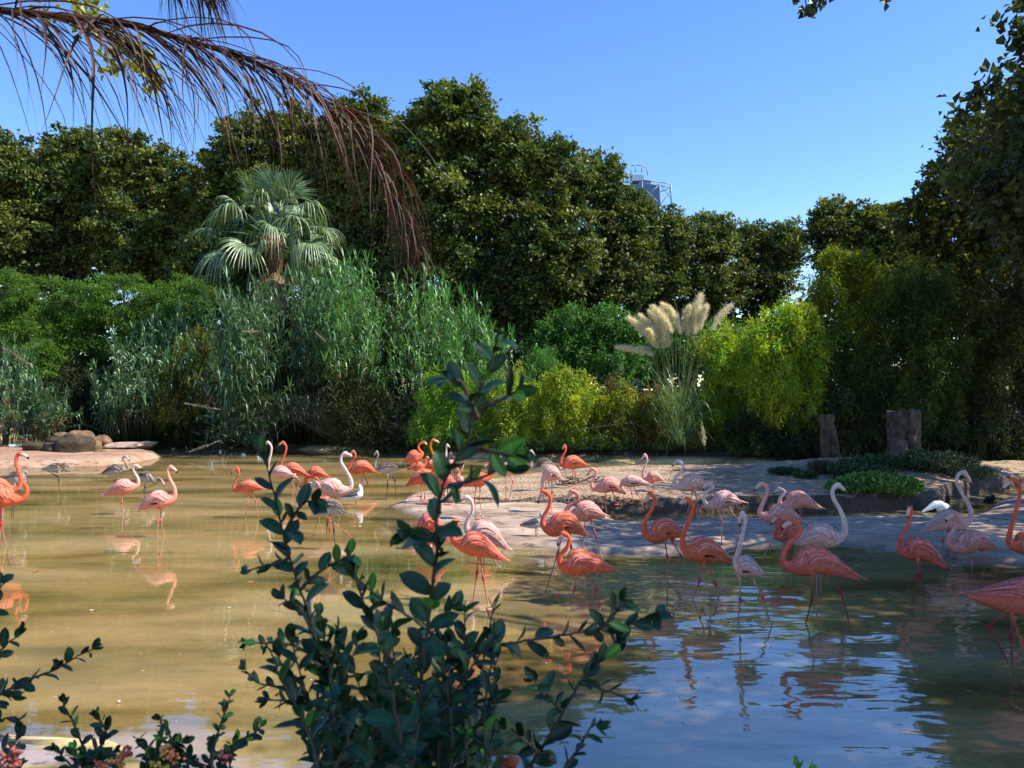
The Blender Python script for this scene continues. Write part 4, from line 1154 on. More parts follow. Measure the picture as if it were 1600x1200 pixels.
# ------------------------------------------------------------------ flamingos
REG = {1: (0, 680, 4), 2: (350, 670, 5.3333), 3: (600, 670, 5.3333), 4: (800, 680, 5), 5: (980, 720, 4), 6: (1280, 700, 5), 0: (0, 0, 1), 7: (630, 680, 10)}
CORAL = dict(body=(0.74, 0.14, 0.065), neck=(0.78, 0.125, 0.055), head=(0.76, 0.15, 0.07), wing=(0.74, 0.185, 0.105), leg=(0.46, 0.17, 0.12), knob=(0.5, 0.06, 0.05), low=(0.80, 0.19, 0.07))
DEEP = dict(body=(0.70, 0.13, 0.085), neck=(0.72, 0.12, 0.075), head=(0.72, 0.14, 0.09), wing=(0.70, 0.16, 0.115), leg=(0.26, 0.07, 0.06), knob=(0.34, 0.03, 0.035), low=(0.82, 0.2, 0.10))
PINK = dict(body=(0.74, 0.28, 0.20), neck=(0.74, 0.21, 0.14), head=(0.74, 0.28, 0.20), wing=(0.74, 0.32, 0.25), leg=(0.48, 0.22, 0.17), knob=(0.52, 0.09, 0.08), low=(0.78, 0.24, 0.14))
PALE = dict(body=(0.68, 0.34, 0.27), neck=(0.68, 0.42, 0.36), head=(0.70, 0.50, 0.43), wing=(0.66, 0.38, 0.32), leg=(0.42, 0.22, 0.19), knob=(0.48, 0.09, 0.10), low=(0.78, 0.36, 0.25))
JUV = dict(body=(0.34, 0.27, 0.21), neck=(0.30, 0.22, 0.18), head=(0.42, 0.34, 0.31), wing=(0.10, 0.07, 0.055), leg=(0.10, 0.07, 0.07), knob=(0.07, 0.05, 0.05), low=(0.62, 0.55, 0.40))

def spine_tube(C, R, NB, wd, n=16):
    T = np.gradient(C, axis=0); T /= np.linalg.norm(T, axis=1)[:, None] + 1e-9
    N = np.cross(T, NB); N /= np.linalg.norm(N, axis=1)[:, None] + 1e-9
    a = np.arange(n) * 2 * np.pi / n
    V = C[:, None, :] + (N[:, None, :] * np.cos(a)[None, :, None] + NB[None, None, :] * (np.sin(a)[None, :, None] * wd[:, None, None])) * R[:, None, None]
    m = len(C)
    V = V.reshape(-1, 3)
    i, j = np.meshgrid(np.arange(m - 1), np.arange(n), indexing='ij'); i, j = i.ravel(), j.ravel()
    Q = np.stack([i * n + j, (i + 1) * n + j, (i + 1) * n + (j + 1) % n, i * n + (j + 1) % n], 1)
    V = np.vstack([V, C[0], C[-1]]); k = np.arange(n)
    Tt = np.vstack([np.stack([np.full(n, m * n), k, (k + 1) % n], 1), np.stack([np.full(n, m * n + 1), (m - 1) * n + (k + 1) % n, (m - 1) * n + k], 1)])
    return V, [Q, Tt], N

EYE = None
def flamingo(reg, pal, label, tail, mid, chest, neck, head, tip, legs, base, yaw=0.25, neckcol=None, name='flamingo', zb=None, land=False, group='flamingos in and around the pond', headcol=None, seed=None):
    """all points in the pixel frame `reg`; base = row of the waterline (or ground) under the bird; mid carries the body radius"""
    global EYE
    ox, oy, s = REG[reg]
    tx = lambda p: (ox + p[0] / s, oy + p[1] / s)
    seed = seed or int(abs(tail[0] * 7 + mid[1] * 3)) + 1
    r = np.random.default_rng(seed)
    mx, my = tx(mid); by = oy + base / s
    foot = hit(mx, by, 5, 45)
    d = foot[1]
    k = d / F
    Rb = mid[2] / s * k * 1.0
    cx = mx
    def w3(p, off=0.0):
        x, y = tx(p)
        dd = d + yaw * (x - cx) * k * 1.0 + off
        return W(x, y, dd)
    neck = list(neck)
    if math.dist(neck[0], head) < math.dist(neck[-1], head): neck = neck[::-1]
    q1 = (tail[0] * 0.42 + mid[0] * 0.58, tail[1] * 0.36 + mid[1] * 0.64)
    q2 = ((mid[0] + chest[0]) / 2, (mid[1] + chest[1]) / 2)
    ctrl = [tail, q1, mid[:2], q2, chest] + neck + [head]
    rad = [0.07, 0.66, 1.0, 0.98, 0.66] + [0.30, 0.205] + [0.165] * max(0, len(neck) - 3) + [0.15] + [0.25]
    rad = rad[:4 + 1] + ([0.32] if len(neck) == 1 else [0.32, 0.21] + [0.165] * (len(neck) - 2)) + [0.245]
    hv = (tip[0] - head[0], tip[1] - head[1]); hl = math.hypot(*hv) + 1e-6
    hf = (head[0] + hv[0] * 0.30, head[1] + hv[1] * 0.30)
    ctrl.append(hf); rad.append(0.17)
    P = np.array([w3(p) for p in ctrl])
    NP = 6
    Cc = catmull(P, NP)
    Rr = catmull(np.array(rad)[:, None], NP)[:, 0] * Rb
    Rr = np.maximum(Rr, 0.02 * Rb)
    NB = unit(np.array([-yaw, 1.0, 0]) if False else np.array([-yaw, 1.0, 0.0]))
    nb = NP * 5
    wd = np.full(len(Cc), 1.0)
    wd[:nb] = 0.78; wd[nb:nb + NP] = np.linspace(0.8, 1, NP); wd[-2 * NP:] = 0.8
    if (Cc[2 * NP] - Cc[0])[0] < 0: NBs = -NB
    else: NBs = NB
    V, Fc, N = spine_tube(Cc, Rr, -NBs, wd)
    if N[NP * 2][2] < 0:
        V, Fc, N = spine_tube(Cc, Rr, NBs, wd); 
    # colours
    nv = 16
    m = len(Cc)
    col = np.zeros((len(V), 3))
    bcol, ncol, hcol, low = (np.array(pal[q]) for q in ('body', 'neck', 'head', 'low'))
    if neckcol is not None: ncol = np.array(neckcol); hcol = ncol if headcol is None else np.array(headcol)
    a = np.cos(np.arange(nv) * 2 * np.pi / nv)
    for i in range(m):
        if i <= nb:
            c = bcol[None] * (0.5 + 0.5 * np.clip(a[:, None] + 0.5, 0, 1)) + low[None] * (0.5 - 0.5 * np.clip(a[:, None] + 0.5, 0, 1))
            f = np.clip((i - 3 * NP) / (2.0 * NP), 0, 1)
            c = c * (1 - f) + ncol * f * 0.5 + bcol * f * 0.5
        else:
            f = np.clip((i - nb) / (1.5 * NP), 0, 1)
            c = (bcol * 0.5 + ncol * 0.5) * (1 - f) + ncol * f
            g = np.clip((i - (m - 2 * NP - 2)) / (1.5 * NP), 0, 1)
            c = np.tile(c * (1 - g) + hcol * g, (nv, 1))
        col[i * nv:(i + 1) * nv] = c
    col[-2] = bcol; col[-1] = hcol
    col *= 1 + 0.10 * vnoise(V, 14, seed)[:, None]
    ms = float(foot[2])
    gx = W(mx, by, d)
    root = empty(name, (gx[0], d, ms), label, name.replace('_', ' ') if name != 'flamingo' else 'flamingo', group)
    mb = MB()
    mb.add(V, Fc, col)
    # legs
    lr = 0.055 * Rb if pal is not None else 0
    lr = max(0.0085, min(0.014, 0.06 * Rb))
    for q, lg in enumerate(legs):
        off = (0.05 if q % 2 else -0.05)
        pts = [w3(p, off) for p in lg]
        if len(pts) == 2: pts.insert(1, (pts[0] + pts[1]) / 2)
        raised = len(lg) > 3 or (len(lg) == 3 and lg[-1][1] < base - 0.12 * abs(base - mid[1]) and not land and lg[-1][1] < base - 40)
        ft = pts[-1]
        if not raised:
            g = float(ground(np.array([ft[0]]), np.array([ft[1]]))[0])
            if g < 0.0:
                v = ft - pts[-2]; v = v / (abs(v[2]) + 1e-6)
                dz = ft[2] - (g + 0.01)
                v[:2] = np.clip(v[:2], -0.5, 0.5)
                ft = ft + v * max(dz, 0.0)
                ft[2] = g + 0.012
            else:
                x, y = tx(lg[-1])
                hh = hit(x, y, max(5, d - 2), d + 2)
                ft = np.array([hh[0], hh[1], hh[2] + 0.008])
                if abs(ft[1] - d) > 0.8: ft[1] = d
            pts[-1] = ft
        # thigh rises into the body
        root_p = pts[0] + np.array([0, 0, 0.35 * Rb]) * 1.0
        root_p[1] = w3(lg[0], off * 0.7)[1]
        pp = [root_p, pts[0]] + pts[1:]
        C2, R2, K2 = [], [], []
        lc, kc = np.array(pal['leg']), np.array(pal['knob'])
        rr = [0.30 * Rb, 0.13 * Rb + 0.004] + [lr] * (len(pp) - 2)
        for w in range(len(pp) - 1):
            A, B = pp[w], pp[w + 1]
            for t in np.linspace(0, 1, 8, endpoint=False):
                C2.append(A * (1 - t) + B * t)
                if w == 0: R2.append(rr[0] * (1 - t) + rr[1] * t); K2.append(low)
                elif w == 1:
                    R2.append(max(lr, (rr[1]) * (1 - t * 3.0))); K2.append(low * (1 - min(1, t * 2)) + lc * min(1, t * 2))
                else: R2.append(lr * 0.92); K2.append(lc)
                if w >= 1:
                    if w + 1 < len(pp) - 1 or len(pp) > 4:
                        if t > 0.86 and w == 1: R2[-1] = lr * 1.9; K2[-1] = kc
                    if w == 2 and t < 0.12: R2[-1] = lr * 2.1; K2[-1] = kc
        C2.append(pp[-1]); R2.append(lr); K2.append(kc)
        V2, F2 = tube(np.array(C2), np.array(R2), 8)
        kk = np.vstack([np.repeat(np.array(K2), 8, axis=0), K2[0][None], K2[-1][None]])
        mb.add(V2, F2, kk)
        if not raised:
            f = pp[-1]; sgn = -1 if tip[0] < mid[0] else 1
            L = 0.085
            pts_f = np.array([f + [0, 0, 0.012], f + [sgn * L * 0.85, -L * 0.55, 0], f + [sgn * L, 0, 0.004], f + [sgn * L * 0.85, L * 0.55, 0], f + [-sgn * 0.02, 0, 0]])
            mb.add(pts_f, np.array([[0, 1, 2], [0, 2, 3], [0, 4, 1], [0, 3, 4]]), kc * 1.1)
    mb.build('body', M['bird'], root)
    # beak
    h = w3(head); tp = w3(tip)
    v = tp - h; L = np.linalg.norm(v)
    upv = np.array([0, 0, 1.0]) - unit(v) * unit(v)[2]
    if np.linalg.norm(upv) < 0.3:
        sg = -1 if ctrl[-3][0] > head[0] else 1
        upv = np.array([sg * 1.0, 0, 0])
    upv = unit(upv)
    bp = catmull([h + v * 0.12, h + v * 0.42 + upv * 0.10 * L, h + v * 0.74 + upv * 0.09 * L, tp], 5)
    br = np.interp(np.linspace(0, 1, len(bp)), [0, 0.2, 0.55, 0.8, 1], [0.2, 0.185, 0.15, 0.105, 0.02]) * Rb
    bcol2 = (0.72, 0.42, 0.32) if pal is not JUV else (0.42, 0.38, 0.38)
    kq = 10
    b1 = MB(); b1.tube(bp[:kq + 1], br[:kq + 1], 9, bcol2)
    bo = b1.build('beak', M['beak'], root)
    b2 = MB(); b2.tube(bp[kq:], br[kq:] * 1.03, 9, (0.012, 0.01, 0.01))
    V2 = b2
    V2.build('beak_tip', M['beak'], root).parent = root
    if d < 17:
        for sg in (-1, 1):
            e = h + v * 0.12 + upv * 0.05 * Rb + NB * sg * 0.185 * Rb
            m3 = MB(); m3.tube([e - NB * 0.02 * Rb, e, e + NB * 0.02 * Rb], np.array([0.02, 0.035, 0.02]) * Rb, 6, (0.6, 0.5, 0.15)); m3.build('eye', M['beak'], root)
    # folded wings: overlapping feathers on the body surface
    wcol = np.array(pal['wing'])
    ib = nb - NP // 2
    def S(u, ang, off):
        f = (1 - u) * ib
        f = min(max(f, 0), len(Cc) - 2)
        i = int(f); t = f - i
        c = Cc[i] * (1 - t) + Cc[i + 1] * t
        n = N[i] * (1 - t) + N[i + 1] * t
        rr = Rr[i] * (1 - t) + Rr[i + 1] * t
        rr = max(rr, 0.16 * Rb) if u > 0.6 else rr
        p = c + (n * math.cos(ang) + NB * math.sin(ang) * 0.80) * (rr * 1.0 + off)
        if u > 1:
            p = p + unit(Cc[0] - Cc[3]) * (u - 1) * np.linalg.norm(Cc[0] - Cc[ib])
        return p
    for sg in (-1, 1):
        wb = MB()
        rows = [(0.08, 0.22, 5, 0.36), (0.17, 0.24, 6, 0.34), (0.27, 0.26, 6, 0.32), (0.38, 0.30, 6, 0.30), (0.50, 0.34, 5, 0.30), (0.62, 0.42, 4, 0.28), (0.70, 0.40, 3, 0.22)]
        for ri, (u0, Lu, nfe, wa) in enumerate(rows):
            for q in range(nfe):
                a0 = math.radians(8 + (98 - 4 * ri) * (q + 0.5 * (ri % 2)) / nfe) * sg
                a1 = a0 * (1 - 0.28 - 0.1 * r.random())
                uu = u0 + 0.05 * r.normal() - 0.06 * q / nfe
                LL = Lu * (0.9 + 0.25 * r.random())
                pts, ns = [], 5
                lift = (0.05 + 0.045 * r.random()) * Rb
                for e in range(ns):
                    t = e / (ns - 1)
                    aa = a0 + (a1 - a0) * t
                    hw = wa * (0.5 + 0.5 * math.sin(math.pi * min(1, t * 0.62 + 0.22))) * (1.0 if t < 0.99 else 0.12) * 0.62
                    off = lift * (0.25 + 0.9 * t) + 0.004 * ri * Rb
                    u = uu + LL * t
                    pts += [S(u, aa - hw * 0.5, off), S(u, aa, off + 0.035 * Rb), S(u, aa + hw * 0.5, off)]
                Q = []
                for e in range(ns - 1):
                    Q += [(3 * e, 3 * e + 3, 3 * e + 4, 3 * e + 1), (3 * e + 1, 3 * e + 4, 3 * e + 5, 3 * e + 2)]
                c = wcol * (0.78 + 0.36 * r.random())
                if pal is JUV:
                    c = np.array((0.42, 0.35, 0.28)) * (0.8 + 0.3 * r.random()) if r.random() < 0.2 else c
                elif r.random() < 0.24: c = np.minimum(c * 1.05 + 0.09, 0.9)
                cc = np.tile(c, (len(pts), 1)); 
                cc[1::3] *= 1.08; cc[0::3] *= 0.78
                wb.add(np.array(pts), np.array(Q), np.clip(cc, 0, 0.92))
        # dark flight feathers peeking out under the wing
        if pal is not JUV and r.random() < 0.32:
            for q in range(2):
                a0 = math.radians(100 + 7 * q) * sg
                pts = [S(0.50, a0, 0.01 * Rb), S(0.50, a0 + 0.12 * sg, 0.01 * Rb), S(0.78 + 0.03 * q, a0 - 0.25 * sg, 0.03 * Rb), S(0.72, a0 - 0.02 * sg, 0.02 * Rb)]
                wb.add(np.array(pts), np.array([[0, 1, 3, 2]]), (0.03, 0.02, 0.02))
        wb.build('wing', M['bird'], root)
    return root

WT = (0.66, 0.48, 0.40)
B = flamingo
# --- left group
B(1, CORAL, 'tall coral flamingo at the left edge, head high, facing right', (-170, 330), (-40, 335, 62), (60, 345), [(112, 330), (135, 285), (122, 230), (103, 180), (107, 135)], (130, 113), (183, 152), [[(-30, 395), (-25, 520), (-30, 640)], [(-50, 395), (-48, 520), (-70, 640)]], 640, 0.1)
B(1, CORAL, 'coral flamingo cut by the left edge with its neck curled low', (-90, 420), (15, 385, 62), (85, 400), [(140, 400), (170, 365), (168, 325), (148, 300)], (135, 312), (125, 350), [[(20, 440), (15, 560), (38, 690)], [(5, 440), (8, 560), (-2, 700)]], 700, 0.2)
B(1, JUV, 'brown juvenile flamingo preening behind the left edge pair', (28, 275), (95, 265, 38), (140, 255), [(165, 255), (168, 235), (150, 226)], (158, 262), (165, 306), [[(95, 300), (90, 400), (88, 515)], [(75, 300), (78, 400), (76, 515)]], 515, 0.1)
B(1, JUV, 'sleeping brown juvenile flamingo on one leg in front of the islet', (262, 216), (350, 205, 30), (400, 205), [(430, 218), (432, 192), (412, 176), (385, 178)], (365, 186), (330, 192), [[(372, 232), (368, 278), (374, 360)], [(300, 224), (360, 256), (366, 268), (368, 280)]], 360, 0.15)
B(1, JUV, 'brown juvenile flamingo with raised hooked neck facing right by the islet', (635, 246), (712, 218, 33), (768, 216), [(797, 214), (798, 190), (776, 162), (769, 143)], (786, 131), (813, 165), [[(715, 250), (718, 290), (716, 340)], [(728, 250), (726, 290), (728, 340)]], 340, 0.1)
B(1, PINK, 'salmon flamingo with cream neck standing left of the pink upright one', (655, 378), (765, 325, 46), (830, 322), [(862, 308), (864, 272), (842, 232), (834, 205)], (852, 190), (888, 217), [[(765, 365), (766, 425), (773, 495)]], 495, 0.15, WT)
B(1, JUV, 'brown juvenile flamingo bending right to feed', (845, 268), (912, 258, 36), (950, 270), [(970, 290), (985, 270), (1003, 271)], (1015, 288), (1029, 322), [[(905, 292), (903, 345), (906, 395)], [(900, 290), (912, 332), (965, 308), (1000, 295)]], 395, 0.0)
B(1, PINK, 'pink flamingo with coral neck upright in the open left water, facing right', (868, 468), (985, 405, 54), (1060, 402), [(1092, 378), (1090, 325), (1062, 270), (1050, 225)], (1068, 197), (1110, 240), [[(995, 460), (987, 545), (984, 640)], [(1005, 460), (1010, 545), (1033, 640)]], 640, 0.15, (0.86, 0.33, 0.24))
B(2, CORAL, 'coral flamingo facing left beside the leafy sprout tip, left of centre', (325, 505), (215, 478, 50), (135, 495), [(92, 512), (85, 470), (105, 420), (127, 375)], (110, 325), (60, 378), [[(205, 540), (198, 640), (180, 740)], [(235, 530), (265, 600), (290, 740)]], 740, -0.15)
B(2, PALE, 'pale pink flamingo behind the leafy sprout, white neck upright facing left', (590, 405), (485, 365, 52), (415, 365), [(372, 365), (368, 310), (383, 250), (395, 190), (395, 145)], (368, 113), (318, 152), [[(575, 400), (575, 480), (580, 575)], [(590, 395), (640, 430), (592, 570)]], 575, -0.1, (0.72, 0.54, 0.48))
B(2, CORAL, 'coral flamingo with upright neck just behind the pale one by the sprout', (695, 390), (580, 335, 50), (515, 345), [(478, 350), (475, 300), (492, 245), (512, 200), (520, 150)], (493, 112), (452, 148), [[(560, 390), (565, 470), (570, 545)], [(600, 390), (605, 470), (612, 545)]], 545, -0.1)
B(2, CORAL, 'coral flamingo dipping its beak in the water, ruffled feathers on its back', (862, 398), (770, 362, 46), (708, 385), [(683, 420), (678, 455), (655, 478)], (632, 478), (600, 490), [[(770, 400), (778, 440), (775, 485)], [(790, 400), (800, 440), (798, 485)]], 485, -0.1)
B(2, PALE, 'large white necked flamingo bowing right behind the brown juvenile', (745, 470), (880, 490, 76), (985, 512), [(1052, 492), (1058, 425), (1015, 340), (978, 280), (982, 228)], (1012, 205), (1080, 250), [[(850, 565), (815, 690), (790, 755)], [(930, 565), (945, 690), (965, 755)]], 755, 0.1, (0.70, 0.54, 0.46))
B(2, CORAL, 'coral flamingo half hidden behind the brown juvenile, pink leg stretched right', (930, 640), (860, 610, 42), (815, 590), [(790, 560), (782, 510), (796, 450)], (768, 408), (728, 520), [[(885, 650), (883, 850), (885, 925)], [(870, 650), (868, 745), (1025, 868), (1075, 915)]], 925, -0.1)
B(2, JUV, 'brown juvenile flamingo with mottled wing in front of the large white necked one', (1025, 715), (890, 655, 70), (800, 678), [(752, 660), (750, 600), (775, 545), (796, 490)], (770, 448), (720, 525), [[(860, 725), (862, 800), (857, 870)], [(905, 725), (918, 850), (932, 1005)]], 1005, -0.15)
B(2, CORAL, 'coral flamingo right behind the gull, S shaped neck, facing left', (1272, 368), (1155, 315, 52), (1075, 345), [(1040, 335), (1055, 290), (1085, 245), (1095, 215)], (1078, 188), (1046, 225), [[(1150, 370), (1155, 430), (1160, 490)], [(1165, 370), (1200, 450), (1180, 480)]], 490, -0.1)
B(2, JUV, 'brown juvenile flamingo standing on the left tip of the island', (1482, 332), (1365, 325, 42), (1295, 335), [(1262, 325), (1262, 275), (1285, 225)], (1274, 190), (1253, 235), [[(1365, 385), (1362, 470), (1355, 603)], [(1390, 385), (1425, 430), (1432, 572)]], 590, -0.15, land=True)
# --- cluster behind the shrub
B(7, CORAL, 'pale backed coral flamingo at the left of the island cluster, neck curved back', (20, 435), (165, 340, 98), (250, 320), [(292, 285), (250, 225), (240, 165), (285, 122)], (330, 112), (375, 165), [[(125, 440), (118, 650), (115, 960)], [(215, 440), (220, 600), (232, 960)]], 960, 0.1, land=True)
B(7, CORAL, 'coral flamingo mostly behind the pale backed one in the cluster', (60, 540), (225, 490, 66), (310, 480), [(345, 450), (360, 400), (352, 355)], (370, 335), (405, 370), [[(200, 550), (205, 680), (205, 800)], [(250, 550), (252, 680), (255, 800)]], 800, 0.1, land=True)
B(7, CORAL, 'coral flamingo with the highest head of the island cluster, facing right', (340, 545), (440, 480, 80), (505, 440), [(515, 395), (465, 290), (430, 200), (432, 115)], (472, 68), (582, 150), [[(430, 550), (436, 700), (440, 870)], [(465, 550), (470, 700), (475, 870)]], 870, 0.15, land=True)
B(7, CORAL, 'coral flamingo with long pointed tail, back to back with the curled neck one', (65, 795), (280, 655, 112), (400, 600), [(465, 575), (510, 545), (540, 500)], (575, 490), (620, 560), [[(285, 760), (280, 980), (280, 1045)], [(340, 760), (335, 1000), (335, 1060)]], 1045, 0.1, land=True)
B(7, DEEP, 'red orange flamingo with its neck curled in a deep loop, cluster centre', (860, 800), (640, 705, 112), (520, 770), [(440, 815), (385, 740), (400, 640), (500, 520)], (560, 470), (640, 520), [[(640, 800), (640, 940), (650, 1090)], [(690, 800), (700, 940), (705, 1090)]], 1090, -0.1, land=True)
B(7, PINK, 'pink flamingo with thin white upright neck in the cluster', (855, 550), (755, 470, 74), (690, 450), [(662, 400), (672, 300), (678, 215)], (688, 150), (732, 212), [[(750, 540), (752, 680), (755, 800)], [(780, 540), (782, 680), (785, 800)]], 800, -0.1, (0.80, 0.70, 0.66), land=True)
B(7, JUV, 'grey juvenile flamingo peeping over the cluster behind the sprout', (860, 420), (790, 370, 42), (745, 390), [(715, 390), (735, 330), (762, 300)], (742, 270), (716, 335), [[(780, 410), (780, 560), (782, 720)], [(800, 410), (802, 560), (804, 720)]], 720, -0.1, land=True)
B(7, PINK, 'pink flamingo with upturned beak behind the blurred sprout', (950, 790), (885, 715, 62), (865, 640), [(872, 600), (890, 575)], (910, 555), (940, 425), [[(880, 770), (882, 880), (885, 1010)], [(900, 770), (902, 880), (904, 1010)]], 1010, 0.1, land=True)
B(7, CORAL, 'coral flamingo facing right with hooked neck, right of the blurred sprout', (940, 800), (1165, 705, 108), (1290, 665), [(1365, 640), (1392, 570), (1375, 490)], (1330, 450), (1250, 520), [[(1140, 800), (1115, 990), (1128, 1310)], [(1200, 800), (1198, 1000), (1235, 1315)]], 1310, 0.1, land=True)
B(3, PALE, 'pale pink flamingo standing alone on the gravel, one leg bent', (1118, 366), (1025, 330, 47), (965, 350), [(938, 365), (938, 320), (962, 285), (968, 225)], (955, 190), (925, 222), [[(1018, 380), (1018, 500), (1010, 603)], [(1035, 380), (1075, 435), (1045, 582)]], 603, -0.1, (0.84, 0.66, 0.6), land=True)
B(4, JUV, 'shaggy grey brown juvenile flamingo facing left behind the pale one', (330, 235), (250, 225, 48), (190, 255), [(150, 245), (152, 210), (174, 165)], (150, 124), (119, 182), [[(240, 280), (242, 350), (245, 425)], [(262, 280), (262, 350), (268, 425)]], 425, -0.1, (0.5, 0.4, 0.33), land=True)
B(4, PALE, 'pale grey pink flamingo with its neck lowered to the gravel', (385, 352), (310, 295, 58), (265, 320), [(242, 345), (234, 385), (240, 420)], (250, 440), (262, 480), [[(285, 360), (295, 460), (312, 605)], [(310, 360), (312, 450), (300, 560)]], 600, -0.05, (0.84, 0.45, 0.36), land=True)
B(4, CORAL, 'small bright coral flamingo on the far side of the gravel by the driftwood', (583, 237), (480, 205, 46), (415, 228), [(383, 225), (388, 175), (418, 120)], (412, 80), (395, 118), [[(470, 255), (475, 330), (468, 400)], [(480, 255), (500, 330), (497, 415)]], 410, -0.1, land=True)
B(4, PINK, 'dusky pink flamingo with bowed neck at the edge of the gravel, facing left', (890, 462), (765, 380, 58), (690, 412), [(632, 412), (620, 370), (648, 325), (655, 280)], (622, 262), (590, 322), [[(730, 440), (732, 510), (735, 572)], [(785, 440), (805, 500), (830, 545)]], 572, -0.15, (0.78, 0.30, 0.25), land=True)
B(4, PALE, 'grey pink flamingo with hidden head right of the bowed dusky one', (1075, 388), (935, 358, 46), (875, 370), [(852, 385), (850, 410), (862, 430)], (872, 438), (880, 455), [[(925, 395), (935, 460), (946, 532)], [(950, 395), (975, 455), (1012, 512)]], 530, -0.1, (0.8, 0.45, 0.38), land=True)
B(4, PINK, 'pink flamingo with upright neck at the far edge of the island', (1176, 357), (1108, 325, 44), (1062, 345), [(1028, 335), (1022, 290), (1040, 235), (1056, 190)], (1038, 152), (1010, 208), [[(1095, 365), (1092, 400), (1098, 442)], [(1108, 365), (1104, 400), (1110, 442)]], 442, -0.1, (0.78, 0.42, 0.36), land=True)
B(4, PALE, 'white headed pale flamingo wading left of the dark channel', (1520, 405), (1420, 365, 64), (1340, 392), [(1275, 395), (1272, 335), (1318, 285), (1338, 240)], (1300, 202), (1250, 248), [[(1430, 440), (1455, 580), (1472, 752)], [(1410, 440), (1370, 600), (1325, 722)]], 750, -0.1, (0.66, 0.52, 0.46), land=True)
B(5, PALE, 'white pink flamingo with looped neck standing on the apron', (714, 265), (610, 238, 52), (545, 270), [(500, 275), (478, 235), (500, 190), (535, 165)], (508, 140), (470, 188), [[(572, 280), (588, 380), (588, 528)], [(625, 285), (700, 380), (682, 542)]], 535, -0.1, (0.66, 0.47, 0.42), land=True)
# --- right group
B(4, CORAL, 'coral flamingo with drooping head beside the apron gull, facing left', (582, 785), (415, 682, 84), (305, 735), [(245, 700), (245, 640), (290, 555), (298, 480)], (245, 438), (206, 538), [[(400, 750), (355, 930), (305, 1085)], [(450, 750), (462, 880), (470, 1010)]], 1085, -0.1)
B(4, PINK, 'dusty pink flamingo with curled neck behind the drooping headed coral one', (728, 640), (590, 592, 76), (500, 620), [(425, 600), (450, 550), (510, 505), (515, 465)], (465, 437), (428, 522), [[(570, 650), (565, 790), (548, 885)], [(610, 650), (655, 780), (705, 992)]], 960, -0.15, (0.62, 0.22, 0.18))
B(4, CORAL, 'bright coral flamingo nearest below the apron, bowed black tipped beak', (800, 1058), (545, 985, 94), (440, 1030), [(378, 1000), (378, 940), (432, 868), (445, 800)], (402, 768), (357, 872), [[(510, 1070), (487, 1200), (470, 1290)], [(560, 1070), (660, 1210), (690, 1320)]], 1310, -0.15)
B(5, CORAL, 'coral flamingo with one leg bent forward at the apron edge', (352, 475), (240, 425, 68), (160, 470), [(108, 450), (112, 375), (152, 305), (172, 240)], (143, 205), (108, 284), [[(235, 500), (250, 600), (248, 735)], [(280, 500), (335, 595), (190, 722)]], 735, -0.1)
B(5, CORAL, 'orange coral flamingo with tall neck wading left of the front facing pale one', (655, 635), (490, 560, 76), (395, 565), [(350, 530), (348, 470), (395, 350), (412, 280)], (375, 242), (320, 284), [[(480, 635), (450, 750), (415, 838)], [(505, 635), (550, 770), (572, 862)]], 855, -0.15)
B(5, PALE, 'pale flamingo seen from the front with straight upright neck', (842, 712), (748, 665, 68), (700, 660), [(680, 625), (700, 540), (722, 450), (738, 370)], (718, 328), (704, 412), [[(702, 735), (703, 870), (688, 1010)], [(780, 735), (850, 860), (886, 990)]], 1005, -0.9, (0.62, 0.44, 0.39))
B(5, PINK, 'coral pink flamingo with S neck left of the tucked one by the channel', (1100, 390), (965, 330, 60), (890, 350), [(830, 330), (842, 275), (868, 215), (872, 165)], (838, 142), (795, 195), [[(960, 390), (920, 470), (842, 610)], [(990, 390), (985, 470), (975, 560)]], 600, -0.1, (0.80, 0.33, 0.27), land=True)
B(5, DEEP, 'coral flamingo bowed low in front of the S necked one', (1110, 455), (1020, 432, 50), (960, 470), [(922, 465), (930, 420), (965, 375)], (938, 348), (898, 405), [[(1010, 480), (1005, 560), (1000, 640)], [(1040, 480), (1030, 570), (960, 690)]], 650, -0.1)
B(5, PINK, 'salmon flamingo standing in the dark channel with short tucked neck', (1208, 302), (1070, 242, 52), (1000, 275), [(955, 270), (955, 235), (982, 195)], (950, 175), (912, 212), [[(1075, 295), (1078, 325), (1080, 352)], [(1090, 295), (1088, 325), (1092, 352)]], 352, -0.1, (0.84, 0.5, 0.42), land=True)
B(5, PALE, 'white flamingo facing right with tall hooked neck, right of centre', (1055, 525), (1185, 468, 76), (1285, 485), [(1350, 455), (1355, 380), (1325, 300), (1288, 235), (1283, 180)], (1315, 152), (1362, 203), [[(1180, 530), (1180, 650), (1180, 825)], [(1210, 530), (1205, 700), (1207, 830)]], 825, 0.15, (0.64, 0.48, 0.42))
B(5, DEEP, 'deep rose flamingo wading in front with looped neck and long tail feathers', (1445, 740), (1175, 620, 84), (1060, 660), [(985, 650), (970, 600), (1015, 512), (1072, 460), (1074, 410)], (1030, 378), (960, 436), [[(1160, 695), (1150, 870), (1114, 1003)], [(1220, 695), (1335, 820), (1380, 1005)]], 1005, -0.15)
B(6, DEEP, 'rose flamingo looking straight ahead with black beak tip, right side', (988, 940), (770, 785, 84), (675, 810), [(622, 790), (625, 735), (655, 660), (695, 590), (710, 520)], (705, 455), (702, 560), [[(765, 870), (762, 1000), (745, 1090)], [(790, 870), (785, 1000), (770, 1090)]], 1090, -0.2)
